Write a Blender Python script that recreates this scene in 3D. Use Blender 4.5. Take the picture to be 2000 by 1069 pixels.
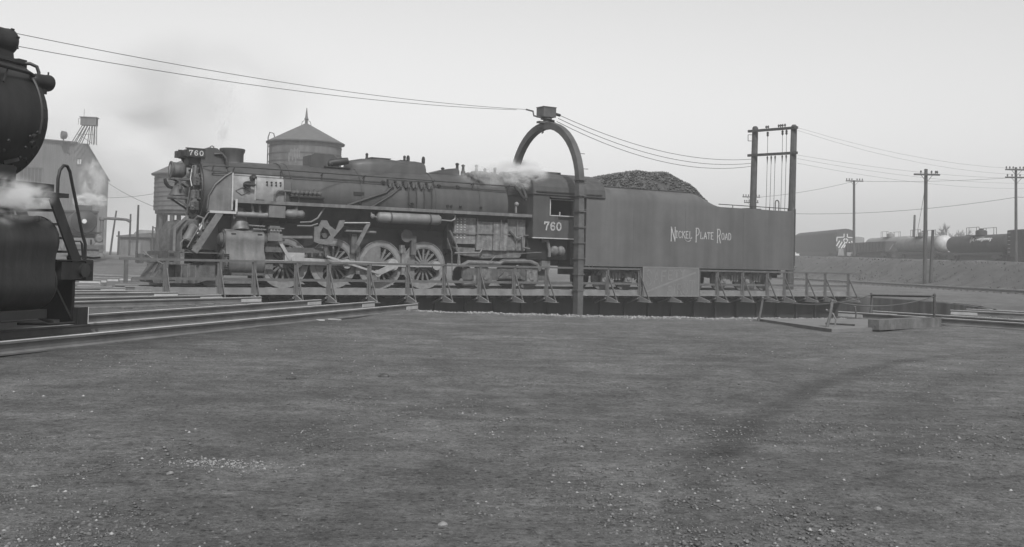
import bpy, math, random
import numpy as np
from mathutils import Vector, Matrix, noise
random.seed(7)
S = bpy.context.scene
for o in list(bpy.data.objects):
    bpy.data.objects.remove(o)
C = S.collection
PI = math.pi

# ------------------------------------------------------------------ camera
cam = bpy.data.cameras.new('camera')
camo = bpy.data.objects.new('camera', cam); C.objects.link(camo)
pitch, roll = math.atan(71 / 2020), math.atan(.024)
fwd = Vector((0, math.cos(pitch), math.sin(pitch))); up0 = Vector((0, -math.sin(pitch), math.cos(pitch))); ri0 = Vector((1, 0, 0))
ri = ri0 * math.cos(roll) + up0 * math.sin(roll); up = -ri0 * math.sin(roll) + up0 * math.cos(roll)
M = Matrix((ri, up, -fwd)).transposed().to_4x4(); M.translation = (0, 0, 1.3)
camo.matrix_world = M
cam.sensor_width = 36; cam.sensor_fit = 'HORIZONTAL'; cam.lens = 36 * 2020 / 2000
cam.shift_y = -96.5 / 2000
cam.clip_start = .1; cam.clip_end = 5000
S.camera = camo

# ------------------------------------------------------------------ sky, sun, exposure
SUN_EL = math.radians(47); SUN_H = Vector((.2, -.98)).normalized()
W = bpy.data.worlds.new('World'); S.world = W; W.use_nodes = True
nt = W.node_tree; nt.nodes.clear()
sky = nt.nodes.new('ShaderNodeTexSky'); sky.sky_type = 'NISHITA'; sky.sun_disc = False
sky.sun_elevation = SUN_EL; sky.sun_rotation = math.atan2(SUN_H.x, SUN_H.y)
sky.altitude = 0; sky.air_density = 2.5; sky.dust_density = 2.2; sky.ozone_density = 1.0
bw = nt.nodes.new('ShaderNodeRGBToBW'); bg = nt.nodes.new('ShaderNodeBackground'); wo = nt.nodes.new('ShaderNodeOutputWorld')
nt.links.new(sky.outputs[0], bw.inputs[0]); nt.links.new(bw.outputs[0], bg.inputs[0]); nt.links.new(bg.outputs[0], wo.inputs[0])
bg.inputs[1].default_value = .15
sl = bpy.data.lights.new('sun', 'SUN'); sl.energy = 4.2; sl.angle = math.radians(.6)
so = bpy.data.objects.new('sun', sl); C.objects.link(so)
sd = Vector((SUN_H.x * math.cos(SUN_EL), SUN_H.y * math.cos(SUN_EL), math.sin(SUN_EL)))
so.rotation_euler = sd.to_track_quat('Z', 'Y').to_euler(); so.location = (10, -20, 40)
S.view_settings.view_transform = 'Standard'; S.view_settings.look = 'None'
S.view_settings.exposure = 0; S.view_settings.gamma = 1; S.view_settings.use_curve_mapping = False
cy = S.cycles
cy.use_denoising = True; cy.max_bounces = 5; cy.diffuse_bounces = 2; cy.glossy_bounces = 2; cy.volume_bounces = 1
cy.transmission_bounces = 2; cy.transparent_max_bounces = 6; cy.volume_max_steps = 128

# ------------------------------------------------------------------ materials (black-and-white: neutral greys)
def mat(name, v, rough=.65, var=.25, scale=2.5, streak=0., sscale=5., bump=0., bscale=30., metal=0., spec=.35, vec='Object'):
    m = bpy.data.materials.new(name); m.use_nodes = True
    t = m.node_tree; b = t.nodes['Principled BSDF']
    tc = t.nodes.new('ShaderNodeTexCoord')
    n = t.nodes.new('ShaderNodeTexNoise'); n.inputs['Scale'].default_value = scale; n.inputs['Detail'].default_value = 6; n.inputs['Roughness'].default_value = .65
    t.links.new(tc.outputs[vec], n.inputs['Vector'])
    r = t.nodes.new('ShaderNodeMapRange'); r.inputs[1].default_value = .3; r.inputs[2].default_value = .7
    r.inputs[3].default_value = v * (1 - var); r.inputs[4].default_value = v * (1 + var)
    t.links.new(n.outputs[0], r.inputs[0]); out = r.outputs[0]
    if streak:
        mp = t.nodes.new('ShaderNodeMapping'); mp.inputs['Scale'].default_value = (sscale, sscale, sscale * .06)
        t.links.new(tc.outputs[vec], mp.inputs[0])
        n2 = t.nodes.new('ShaderNodeTexNoise'); n2.inputs['Scale'].default_value = 1; n2.inputs['Detail'].default_value = 4
        t.links.new(mp.outputs[0], n2.inputs['Vector'])
        r2 = t.nodes.new('ShaderNodeMapRange'); r2.inputs[1].default_value = .35; r2.inputs[2].default_value = .65
        r2.inputs[3].default_value = 1 - streak; r2.inputs[4].default_value = 1 + streak
        t.links.new(n2.outputs[0], r2.inputs[0])
        mu = t.nodes.new('ShaderNodeMath'); mu.operation = 'MULTIPLY'
        t.links.new(out, mu.inputs[0]); t.links.new(r2.outputs[0], mu.inputs[1]); out = mu.outputs[0]
    t.links.new(out, b.inputs['Base Color'])
    b.inputs['Roughness'].default_value = rough; b.inputs['Metallic'].default_value = metal
    b.inputs['Specular IOR Level'].default_value = spec
    if bump:
        n3 = t.nodes.new('ShaderNodeTexNoise'); n3.inputs['Scale'].default_value = bscale; n3.inputs['Detail'].default_value = 4
        t.links.new(tc.outputs[vec], n3.inputs['Vector'])
        bp = t.nodes.new('ShaderNodeBump'); bp.inputs['Strength'].default_value = bump; bp.inputs['Distance'].default_value = .03
        t.links.new(n3.outputs[0], bp.inputs['Height']); t.links.new(bp.outputs[0], b.inputs['Normal'])
    return m
K = {}
K['paint'] = mat('loco_paint', .043, .5, .22, 1.4, .18, 4, .1, 6)
K['tender'] = mat('tender_paint', .069, .40, .2, .5, .16, 2.2, .12, 1.6)
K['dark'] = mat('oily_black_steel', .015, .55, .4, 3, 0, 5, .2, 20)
K['grime'] = mat('grimy_steel', .06, .7, .45, 5, .2, 8, .3, 25)
K['wheel'] = mat('dusty_wheel_steel', .10, .65, .3, 6, 0, 5, .2, 30)
K['tyre'] = mat('wheel_tyre_steel', .15, .5, .25, 6)
K['jacket'] = mat('weathered_smokebox_jacket', .165, .5, .45, 1.7, .12, 4, .1, 10)
K['cyl'] = mat('cylinder_jacket', .095, .5, .25, 3, .2, 6, .1, 10)
K['res'] = mat('reservoir_paint', .13, .5, .22, 3, .1, 5)
K['rod'] = mat('bright_rod_steel', .34, .35, .2, 5, 0, 5, 0, 30, .5)
K['firebox'] = mat('firebox_sheet', .11, .75, .5, 5, .25, 8, .6, 22)
K['black'] = mat('cab_interior_black', .012, .8, .2)
K['white'] = mat('white_lettering', .45, .6, .12, 8)
K['letter'] = mat('dulled_white_lettering', .30, .6, .2, 6)
K['rim'] = mat('pale_edge_paint', .30, .5, .2, 5)
K['near'] = mat('near_loco_black', .012, .48, .3, 1.6, .35, 7, .12, 14)
K['neardark'] = mat('near_loco_soot', .010, .8, .4, 4)
K['nearcyl'] = mat('near_loco_cylinder_casing', .016, .42, .35, 2.5, .28, 14, .1, 14)
K['girder'] = mat('turntable_girder_black', .022, .6, .25, 1.2, .25, 3)
K['deck'] = mat('deck_steel', .13, .6, .25, 2.5, .1, 3)
K['post'] = mat('railing_steel', .07, .6, .25, 3)
K['timber'] = mat('weathered_timber', .085, .85, .35, 4, .2, 6, .4, 20)
K['oldpole'] = mat('creosoted_pole', .04, .9, .3, 3, .25, 9, .4, 20)
K['arch'] = mat('arch_steel', .06, .6, .3, 3, .1, 4)
K['sign'] = mat('faded_sign_board', .10, .6, .12, 1.5, .06, 3)
K['signtext'] = mat('faded_sign_letters', .13, .6, .12, 3)
K['coal'] = mat('coal', .035, .5, .6, 9, 0, 5, .6, 12, 0, .5)
K['rail'] = mat('rail_steel', .10, .6, .3, 2)
K['railhead'] = mat('worn_rail_head', .40, .4, .2, 3, 0, 5, 0, 30, .35)
K['conc'] = mat('pit_concrete', .13, .85, .3, .6, .35, 1.6, .3, 12)
K['slab'] = mat('pale_concrete', .115, .85, .2, 2, 0, 5, .3, 20)
K['pitfloor'] = mat('pit_floor_dirt', .07, .9, .4, 1.0)
K['wall'] = mat('corrugated_wall', .11, .8, .15, .4, .15, 3.2)
K['roof'] = mat('tank_roof_shingle', .075, .8, .18, 1.5)
K['tank'] = mat('tank_staves', .07, .8, .2, .7, .25, 2.5)
K['glass'] = mat('dirty_glass', .05, .2, .2, 4, 0, 5, 0, 5, 0, .6)
K['car'] = mat('freight_car_paint', .02, .7, .3, 1.0, .15, 3)
K['cargrey'] = mat('tank_car_grey', .13, .6, .2, 1.0, .1, 3)
K['wire'] = mat('weathered_wire', .04, .7, .1)
K['grass'] = mat('dead_grass_bank', .05, .95, .45, .7, 0, 5, .6, 3)
K['bark'] = mat('bare_bark', .06, .9, .3, 4)
K['shed'] = mat('shed_boards', .08, .85, .25, 1, .2, 3)
K['rock'] = mat('cinder_rock', .16, .9, .4, 10, 0, 5, .5, 40)

# ------------------------------------------------------------------ mesh helpers
class MB:
    def __init__(s): s.v = []; s.f = []
    def add(s, vs, fs):
        o = len(s.v); s.v += [tuple(p) for p in vs]; s.f += [tuple(i + o for i in f) for f in fs]; return s
    def box(s, x0, x1, y0, y1, z0, z1):
        return s.add([(x, y, z) for x in (x0, x1) for y in (y0, y1) for z in (z0, z1)],
                     [(0, 1, 3, 2), (4, 6, 7, 5), (0, 4, 5, 1), (2, 3, 7, 6), (0, 2, 6, 4), (1, 5, 7, 3)])
    def bar(s, p0, p1, w, h, upv=(0, 0, 1)):
        p0, p1 = Vector(p0), Vector(p1); d = (p1 - p0).normalized(); u = Vector(upv)
        if abs(d.dot(u)) > .98: u = Vector((1, 0, 0))
        sd_ = d.cross(u).normalized(); u = sd_.cross(d).normalized()
        a, b = sd_ * w / 2, u * h / 2
        vs = [p + q for p in (p0, p1) for q in (-a - b, a - b, a + b, -a + b)]
        return s.add(vs, [(3, 2, 1, 0), (4, 5, 6, 7), (0, 1, 5, 4), (1, 2, 6, 5), (2, 3, 7, 6), (3, 0, 4, 7)])
    def lathe(s, p0, axis, prof, n=20, closed=False):
        p0 = Vector(p0); d = Vector(axis).normalized(); u = Vector((0, 0, 1)) if abs(d.z) < .9 else Vector((1, 0, 0))
        a = d.cross(u).normalized(); b = d.cross(a).normalized()
        vs, fs = [], []
        for (q, r) in prof:
            for k in range(n):
                t = 2 * PI * k / n
                vs.append(p0 + d * q + (a * math.cos(t) + b * math.sin(t)) * r)
        m = len(prof)
        for i in range(m if closed else m - 1):
            j = (i + 1) % m
            for k in range(n):
                l = (k + 1) % n
                fs.append((i * n + k, i * n + l, j * n + l, j * n + k))
        if not closed:
            if prof[0][1] > 1e-4: fs.append(tuple(range(n))[::-1])
            if prof[-1][1] > 1e-4: fs.append(tuple((m - 1) * n + k for k in range(n)))
        return s.add(vs, fs)
    def cyl(s, p0, p1, r0, r1=None, n=14):
        p0, p1 = Vector(p0), Vector(p1); r1 = r0 if r1 is None else r1
        return s.lathe(p0, p1 - p0, [(0, r0), ((p1 - p0).length, r1)], n)
    def tube(s, pts, r, n=6):
        pts = [Vector(p) for p in pts]; vs, fs = [], []
        u = None; m = len(pts)
        for i, p in enumerate(pts):
            d = (pts[min(i + 1, m - 1)] - pts[max(i - 1, 0)]).normalized()
            if u is None:
                u = d.cross(Vector((0, 0, 1)) if abs(d.z) < .9 else Vector((1, 0, 0))).normalized()
            u = (u - d * u.dot(d)).normalized(); w = d.cross(u)
            rr = r[i] if isinstance(r, (list, tuple)) else r
            for k in range(n):
                t = 2 * PI * k / n; vs.append(p + (u * math.cos(t) + w * math.sin(t)) * rr)
        for i in range(m - 1):
            for k in range(n):
                l = (k + 1) % n; fs.append((i * n + k, i * n + l, i * n + n + l, i * n + n + k))
        fs += [tuple(range(n))[::-1], tuple((m - 1) * n + k for k in range(n))]
        return s.add(vs, fs)
    def prism(s, poly, a0, a1, plane='xz'):
        n = len(poly)
        def q(p, a): return {'xz': (p[0], a, p[1]), 'yz': (a, p[0], p[1]), 'xy': (p[0], p[1], a)}[plane]
        vs = [q(p, a0) for p in poly] + [q(p, a1) for p in poly]
        fs = [tuple(range(n)), tuple(range(2 * n - 1, n - 1, -1))] + [(i, i + n, (i + 1) % n + n, (i + 1) % n) for i in range(n)]
        return s.add(vs, fs)
    def ball(s, c, r, nu=10, nv=6, sc=(1, 1, 1)):
        vs = [(c[0], c[1], c[2] + r * sc[2])]; fs = []
        for i in range(1, nv):
            a = PI * i / nv
            for k in range(nu):
                t = 2 * PI * k / nu
                vs.append((c[0] + r * sc[0] * math.sin(a) * math.cos(t), c[1] + r * sc[1] * math.sin(a) * math.sin(t), c[2] + r * sc[2] * math.cos(a)))
        vs.append((c[0], c[1], c[2] - r * sc[2])); L = len(vs) - 1
        for k in range(nu):
            l = (k + 1) % nu; fs.append((0, 1 + k, 1 + l)); fs.append((L, L - nu + l, L - nu + k))
            for i in range(nv - 2): fs.append((1 + i * nu + k, 1 + i * nu + nu + k, 1 + i * nu + nu + l, 1 + i * nu + l))
        return s.add(vs, fs)
    def mesh(s, name, m, sharp=38):
        me = bpy.data.meshes.new(name); me.from_pydata([tuple(p) for p in s.v], [], s.f)
        me.polygons.foreach_set('use_smooth', [True] * len(me.polygons))
        me.update(); me.set_sharp_from_angle(angle=math.radians(sharp))
        if m: me.materials.append(m)
        import bmesh as bmm
        b = bmm.new(); b.from_mesh(me); bmm.ops.recalc_face_normals(b, faces=b.faces); b.to_mesh(me); b.free()
        return me
    def build(s, name, m, parent=None, sharp=38):
        o = bpy.data.objects.new(name, s.mesh(name, m, sharp)); C.objects.link(o); o.parent = parent
        return o
def tag(o, label=None, cat=None, group=None, kind=None):
    if label: o['label'] = label
    if cat: o['category'] = cat
    if group: o['group'] = group
    if kind: o['kind'] = kind
    return o
def thing(name, label, cat, loc=(0, 0, 0), rz=0, group=None):
    o = bpy.data.objects.new(name, None); C.objects.link(o); o.location = loc; o.rotation_euler = (0, 0, rz)
    return tag(o, label, cat, group)
def inst(src, parent, loc=None, rot=None, kids=True):
    c = src.copy(); C.objects.link(c); c.parent = parent
    if loc is not None: c.location = loc
    if rot is not None: c.rotation_euler = rot
    if kids:
        for k in list(src.children): inst(k, c)
    return c
def arc(cx, cz, r, a0, a1, n):
    return [(cx + r * math.cos(math.radians(a0 + (a1 - a0) * i / n)), cz + r * math.sin(math.radians(a0 + (a1 - a0) * i / n))) for i in range(n + 1)]
def catenary(p0, p1, sag, n=14):
    p0, p1 = Vector(p0), Vector(p1)
    return [p0.lerp(p1, i / n) - Vector((0, 0, sag * 4 * (i / n) * (1 - i / n))) for i in range(n + 1)]

# stroke lettering
G = {
 'N': [[(0, 0), (0, 1)], [(0, 1), (.6, 0)], [(.6, 0), (.6, 1)]],
 'I': [[(.15, 0), (.15, 1)], [(0, 0), (.3, 0)], [(0, 1), (.3, 1)]],
 'C': [[(.55, .8), (.45, .96), (.25, 1), (.07, .85), (0, .5), (.07, .15), (.25, 0), (.45, .04), (.55, .2)]],
 'K': [[(.05, 0), (.05, 1)], [(.55, 1), (.08, .45)], [(.2, .58), (.6, 0)]],
 'E': [[(.05, 0), (.05, 1)], [(.05, 1), (.5, 1)], [(.05, .5), (.4, .5)], [(.05, 0), (.52, 0)]],
 'L': [[(.05, 1), (.05, 0)], [(.05, 0), (.5, 0), (.5, .18)]],
 'P': [[(.05, 0), (.05, 1)], [(.05, 1), (.35, 1), (.5, .88), (.52, .74), (.44, .58), (.3, .5), (.05, .5)]],
 'A': [[(0, 0), (.3, 1), (.6, 0)], [(.12, .36), (.48, .36)]],
 'T': [[(.28, 0), (.28, 1)], [(0, .85), (0, 1), (.56, 1), (.56, .85)]],
 'R': [[(.05, 0), (.05, 1)], [(.05, 1), (.35, 1), (.5, .88), (.52, .74), (.44, .58), (.3, .5), (.05, .5)], [(.3, .5), (.56, 0)]],
 'O': [[(.28, 0), (.1, .1), (0, .35), (0, .65), (.1, .9), (.28, 1), (.46, .9), (.56, .65), (.56, .35), (.46, .1), (.28, 0)]],
 'D': [[(.05, 0), (.05, 1), (.3, 1), (.48, .85), (.55, .5), (.48, .15), (.3, 0), (.05, 0)]],
 'S': [[(.52, .8), (.42, .97), (.22, 1), (.05, .85), (.08, .63), (.28, .52), (.48, .4), (.52, .18), (.38, .02), (.16, 0), (.02, .2)]],
 'F': [[(.05, 0), (.05, 1)], [(.05, 1), (.5, 1)], [(.05, .52), (.4, .52)]],
 'Y': [[(0, 1), (.28, .48), (.56, 1)], [(.28, .48), (.28, 0)]],
 '7': [[(0, .78), (0, 1), (.55, 1), (.3, .5), (.22, 0)]],
 '6': [[(.5, .85), (.36, 1), (.16, .95), (.02, .65), (.02, .3), (.14, .05), (.32, 0), (.5, .14), (.52, .36), (.4, .54), (.22, .56), (.05, .42)]],
 '0': [[(.28, 0), (.08, .12), (0, .5), (.08, .88), (.28, 1), (.48, .88), (.56, .5), (.48, .12), (.28, 0)]],
}
def glyph(mb, ch, x, z, w, h, lw, y, th=.006, serif=False, slope=0.):
    for pl in G[ch]:
        pts = [(x + px * w / .56, z + pz * h + slope * (px * w / .56)) for px, pz in pl]
        for (a, b) in zip(pts[:-1], pts[1:]):
            dx, dz = b[0] - a[0], b[1] - a[1]; L = math.hypot(dx, dz)
            ex, ez = dx / L * lw * .35, dz / L * lw * .35
            mb.bar((a[0] - ex, y, a[1] - ez), (b[0] + ex, y, b[1] + ez), th, lw, (-dz / L, 0, dx / L))
        if serif and len(pl) == 2 and abs(pl[0][0] - pl[1][0]) < .01:
            for q in pts: mb.bar((q[0] - lw * .9, y, q[1]), (q[0] + lw * .9, y, q[1]), th, lw * .7)

# ================================================================== SETTING
PC = Vector((1.3, 42.8)); PR = 16.9
TH = math.atan2(.527, .85)
def sstep(a, b, x):
    t = min(1, max(0, (x - a) / (b - a))); return t * t * (3 - 2 * t)
def gz(x, y):
    n = noise.noise((x * .35, y * .35, 3.1)) * .05 + noise.noise((x * 1.3, y * 1.3, 7.7)) * .02 + noise.noise((x * 4, y * 4, 1.7)) * .005
    d = math.hypot(x - PC.x, y - PC.y)
    z = n * sstep(17.0, 18.5, d) + .9 * sstep(60, 100, y) * sstep(-14, -30, x)
    return z - .02 * sstep(19, 17, d) + sstep(18.4, 17.2, d) * (noise.noise((x * 1.1, y * 1.1, 5.)) * .03 + noise.noise((x * 3.5, y * 3.5, 8.)) * .02)
def ground_material():
    m = bpy.data.materials.new('cinder_ground'); m.use_nodes = True; t = m.node_tree; b = t.nodes['Principled BSDF']; N = t.nodes.new; Lk = t.links.new
    tc = N('ShaderNodeTexCoord')
    def nz(scale, det, mp=None, rough=.6):
        n = N('ShaderNodeTexNoise'); n.inputs['Scale'].default_value = scale; n.inputs['Detail'].default_value = det; n.inputs['Roughness'].default_value = rough
        if mp:
            q = N('ShaderNodeMapping'); q.inputs['Scale'].default_value = mp[0]; q.inputs['Rotation'].default_value = (0, 0, mp[1]); Lk(tc.outputs['Object'], q.inputs[0]); Lk(q.outputs[0], n.inputs['Vector'])
        else: Lk(tc.outputs['Object'], n.inputs['Vector'])
        return n.outputs[0]
    def rng(x, a, b_, c, d, smooth=False):
        r = N('ShaderNodeMapRange'); r.inputs[1].default_value = a; r.inputs[2].default_value = b_; r.inputs[3].default_value = c; r.inputs[4].default_value = d
        if smooth: r.interpolation_type = 'SMOOTHSTEP'
        Lk(x, r.inputs[0]); return r.outputs[0]
    def op(o, a, b_):
        q = N('ShaderNodeMath'); q.operation = o
        for i, v in enumerate((a, b_)):
            if isinstance(v, (int, float)): q.inputs[i].default_value = v
            else: Lk(v, q.inputs[i])
        return q.outputs[0]
    big = rng(nz(.22, 5), .35, .68, .84, 1.18)
    patch = rng(nz(.9, 8, None, .76), .38, .66, .80, 1.28)
    strk = rng(nz(1, 7, ((.7, 2.0, 1), -.30), .7), .36, .64, .80, 1.2)
    fine = rng(nz(22, 9, None, .8), .30, .70, .45, 1.60)
    mid = rng(nz(4.5, 6, None, .7), .36, .64, .80, 1.22)
    v = op('MULTIPLY', op('MULTIPLY', .089, mid), big); v = op('MULTIPLY', v, patch); v = op('MULTIPLY', v, strk); v = op('MULTIPLY', v, fine)
    # pale grit in patches
    gp = rng(nz(.55, 5, None, .65), .42, .62, .18, .95)
    for sc_, amp, lo in ((20, .075, .72), (46, .085, .62), (95, .07, .55)):
        vo = N('ShaderNodeTexVoronoi'); vo.inputs['Scale'].default_value = sc_; Lk(tc.outputs['Object'], vo.inputs['Vector'])
        vc = N('ShaderNodeRGBToBW'); Lk(vo.outputs['Color'], vc.inputs[0])
        spot = op('MULTIPLY', rng(vo.outputs['Distance'], .2, .34, 1, 0), rng(vc.outputs[0], lo, lo + .12, 0, 1))
        v = op('ADD', v, op('MULTIPLY', op('MULTIPLY', spot, gp), amp))
        dk = op('MULTIPLY', rng(vo.outputs['Distance'], .25, .4, .5, 0), rng(vc.outputs[0], .30, .36, 1, 0))
        v = op('MULTIPLY', v, op('SUBTRACT', 1, dk))
    # old wheel tracks pressed into the cinders, running off towards the pit
    sx = N('ShaderNodeSeparateXYZ'); Lk(tc.outputs['Object'], sx.inputs[0])
    wob = rng(nz(1.2, 5), 0, 1, -.2, .2)
    ex = op('SUBTRACT', sx.outputs[0], 23.37); ey = op('SUBTRACT', sx.outputs[1], 0.00)
    d0 = op('SUBTRACT', op('SQRT', op('ADD', op('MULTIPLY', ex, ex), op('MULTIPLY', ey, ey)), 0), 23.03)
    d0 = op('ADD', d0, wob)
    fade = rng(nz(.7, 3), .34, .52, .6, 1)
    lim = op('MULTIPLY', rng(sx.outputs[1], 14, 21, 1, 0), rng(sx.outputs[1], 4.5, 8.0, .45, 1))
    for off, wd, st in ((0, .15, .36), (1.5, .2, .18), (-1.2, .35, .18), (-2.7, .4, .22)):
        a = op('ABSOLUTE', op('SUBTRACT', d0, off), 0)
        k = op('MULTIPLY', op('MULTIPLY', rng(a, wd * .3, wd * 1.7, st, 0, True), fade), lim)
        v = op('MULTIPLY', v, op('SUBTRACT', 1, k))
    # ground shadow of the near engine, painted into the cinder colour beside its track
    d1 = op('SUBTRACT', op('MULTIPLY', op('ADD', sx.outputs[0], 6.5), .96), op('MULTIPLY', op('SUBTRACT', sx.outputs[1], 15.2), .28))
    oil = op('MULTIPLY', rng(op('ADD', d1, op('MULTIPLY', wob, 6)), .2, 3.2, .62, 0, True), rng(sx.outputs[1], 17, 24, 1, 0, True))  # painted shadow strength, fading away from the engine
    v = op('MULTIPLY', v, op('SUBTRACT', 1, oil))
    Lk(v, b.inputs['Base Color']); b.inputs['Roughness'].default_value = .92; b.inputs['Specular IOR Level'].default_value = .2
    h = op('ADD', nz(30, 6, None, .7), op('MULTIPLY', nz(6, 4), 1.5))
    bp = N('ShaderNodeBump'); bp.inputs['Strength'].default_value = .8; bp.inputs['Distance'].default_value = .035; Lk(h, bp.inputs['Height']); Lk(bp.outputs[0], b.inputs['Normal'])
    return m
K['ground'] = ground_material()
def ground():
    na = 420; rs = [PR + .14]; 
    while rs[-1] < 44: rs.append(rs[-1] + .22)
    while rs[-1] < 900: rs.append(rs[-1] * 1.09)
    vs, fs = [], []
    for r in rs:
        for k in range(na):
            a = 2 * PI * k / na; rr = r + (noise.noise((math.cos(a) * 25, math.sin(a) * 25, 0)) * .10 if r == rs[0] else 0)
            x, y = PC.x + rr * math.cos(a), PC.y + rr * math.sin(a); vs.append((x, y, gz(x, y)))
    for i in range(len(rs) - 1):
        for k in range(na):
            l = (k + 1) % na; fs.append((i * na + k, i * na + na + k, i * na + na + l, i * na + l))
    b = MB(); b.v = vs; b.f = fs
    return tag(b.build('ground', K['ground'], None, 180), 'grey cinder and gravel yard ground with old wheel tracks', None, None, 'structure')
ground()
b = MB(); b.lathe((PC.x, PC.y, 0), (0, 0, 1), [(-2.1, PR), (-.05, PR), (-.05, PR + .4), (-2.1, PR + .4)], 128, True)
tag(b.build('pit_wall', K['conc']), 'stained concrete wall ringing the sunken turntable pit', None, None, 'structure')
b = MB(); b.lathe((PC.x, PC.y, -2.1), (0, 0, 1), [(0, .01), (.1, PR + .2)], 96)
tag(b.build('pit_floor', K['pitfloor']), 'dirt floor of the turntable pit', None, None, 'structure')
b = MB(); b.lathe((PC.x, PC.y, 0), (0, 0, 1), [(-2.02, PR - .55), (-1.86, PR - .55), (-1.86, PR - .47), (-2.02, PR - .47)], 128, True)
tag(b.build('ring_rail', K['rail']), 'circular rail on the turntable pit floor', None, None, 'structure')

# loose stones and grit
def stones(name, n, pick, smin, smax, m, label):
    rng = np.random.default_rng(11)
    base = np.array([(1, 0, 0), (-1, 0, 0), (0, 1, 0), (0, -1, 0), (0, 0, 1), (0, 0, -1)], float)
    tri = np.array([(0, 2, 4), (2, 1, 4), (1, 3, 4), (3, 0, 4), (2, 0, 5), (1, 2, 5), (3, 1, 5), (0, 3, 5)])
    V = []; F = []; k = 0
    for _ in range(n):
        p = pick(rng)
        if p is None: continue
        x, y = p; s = smin * (smax / smin) ** (rng.random() ** 2.6)
        a = rng.random() * 6.28; c_, s_ = math.cos(a), math.sin(a)
        q = base * (1 + .45 * (rng.random((6, 3)) - .5)) * np.array([1, .55 + .4 * rng.random(), .38 + .3 * rng.random()]) * s
        q = np.stack([q[:, 0] * c_ - q[:, 1] * s_, q[:, 0] * s_ + q[:, 1] * c_, q[:, 2]], 1) + np.array([x, y, gz(x, y) + s * .12])
        V.append(q); F.append(tri + 6 * k); k += 1
    V = np.concatenate(V); F = np.concatenate(F)
    me = bpy.data.meshes.new(name); me.vertices.add(len(V)); me.vertices.foreach_set('co', V.ravel())
    me.loops.add(F.size); me.loops.foreach_set('vertex_index', F.ravel().astype(np.int32))
    me.polygons.add(len(F)); me.polygons.foreach_set('loop_start', np.arange(0, F.size, 3, dtype=np.int32))
    me.update(calc_edges=True); me.validate()
    me.materials.append(m)
    o = bpy.data.objects.new(name, me); C.objects.link(o)
    return tag(o, label, 'gravel', None, 'stuff')
def stone_mat():
    m = bpy.data.materials.new('mixed_stones'); m.use_nodes = True; t = m.node_tree; b = t.nodes['Principled BSDF']
    g = t.nodes.new('ShaderNodeNewGeometry'); r = t.nodes.new('ShaderNodeValToRGB')
    t.links.new(g.outputs['Random Per Island'], r.inputs[0]); e = r.color_ramp.elements
    e[0].color = (.07, .07, .07, 1); e[1].position = 1; e[1].color = (.27, .27, .27, 1)
    q = r.color_ramp.elements.new(.6); q.color = (.10, .10, .10, 1); q = r.color_ramp.elements.new(.93); q.color = (.15, .15, .15, 1)
    t.links.new(r.outputs[0], b.inputs['Base Color']); b.inputs['Roughness'].default_value = .9; b.inputs['Specular IOR Level'].default_value = .2
    return m
K['stones'] = stone_mat()
K['palestones'] = mat('pale_rim_stones', .18, .9, .5, 6)
def pick_fore(r):
    y = 4.2 * (26 / 4.2) ** r.random() if r.random() < .85 else 4 + 22 * r.random()
    x = (r.random() * 1.16 - .58) * y
    if math.hypot(x - PC.x, y - PC.y) < PR + .25: return None
    d = noise.noise((x * .55, y * .55, 9.)) + .5 * noise.noise((x * 1.7, y * 1.7, 2.))
    if r.random() > max(.06, min(1, .28 + 1.5 * d)): return None
    if (x + 6.5) * .96 - (y - 15.2) * .28 < 1.2 and r.random() < .8: return None
    return x, y
stones('loose_gravel', 90000, pick_fore, .004, .019, K['stones'], 'scattered pale grit and small stones over the cinder yard')
def pick_rim(r):
    a = math.radians(-90 + (r.random() * 2 - 1) * 62); q = PR + .18 + abs(r.normal()) * .55
    return PC.x + q * math.cos(a), PC.y + q * math.sin(a)
stones('rim_gravel', 14000, pick_rim, .012, .055, K['palestones'], 'coarse pale gravel heaped along the near rim of the turntable pit')
for (x, y, s, lab) in ((-2.27, 10.85, .05, 'dark angular lump of cinder lying alone in the cinder yard'), (-1.36, 11.38, .045, 'dark rounded lump of cinder right of the angular one'),
                       (-1.95, 6.05, .016, 'pale stone beside the bright patch of grit'), (-.3, 5.05, .018, 'whitest stone near the bottom of the yard'),
                       (-3.9, 20.9, .07, 'pale stone near the ends of the radial rails'), (2.0, 5.6, .015, 'pale stone between the wheel tracks')):
    b = MB(); b.ball((0, 0, 0), s, 9, 6, (1.25, .9, .75))
    b.v = [tuple(Vector(p) * (1 + .6 * noise.noise(Vector(p) * (.9 / s) + Vector((x, y, 0))))) for p in b.v]
    o = b.build('rock', K['rock'] if 'pale' in lab or 'white' in lab else K['coal'], None, 20); o.location = (x, y, gz(x, y) + s * .35); tag(o, lab, 'rock')
# bright patch of spilled grit
def pick_patch(r):
    return -1.75 + r.normal() * .2, 6.4 + r.normal() * .1
stones('spilled_grit', 330, pick_patch, .005, .017, mat('pale_grit', .2, .9, .3, 30), 'bright patch of spilled pale grit on the cinders')

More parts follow.
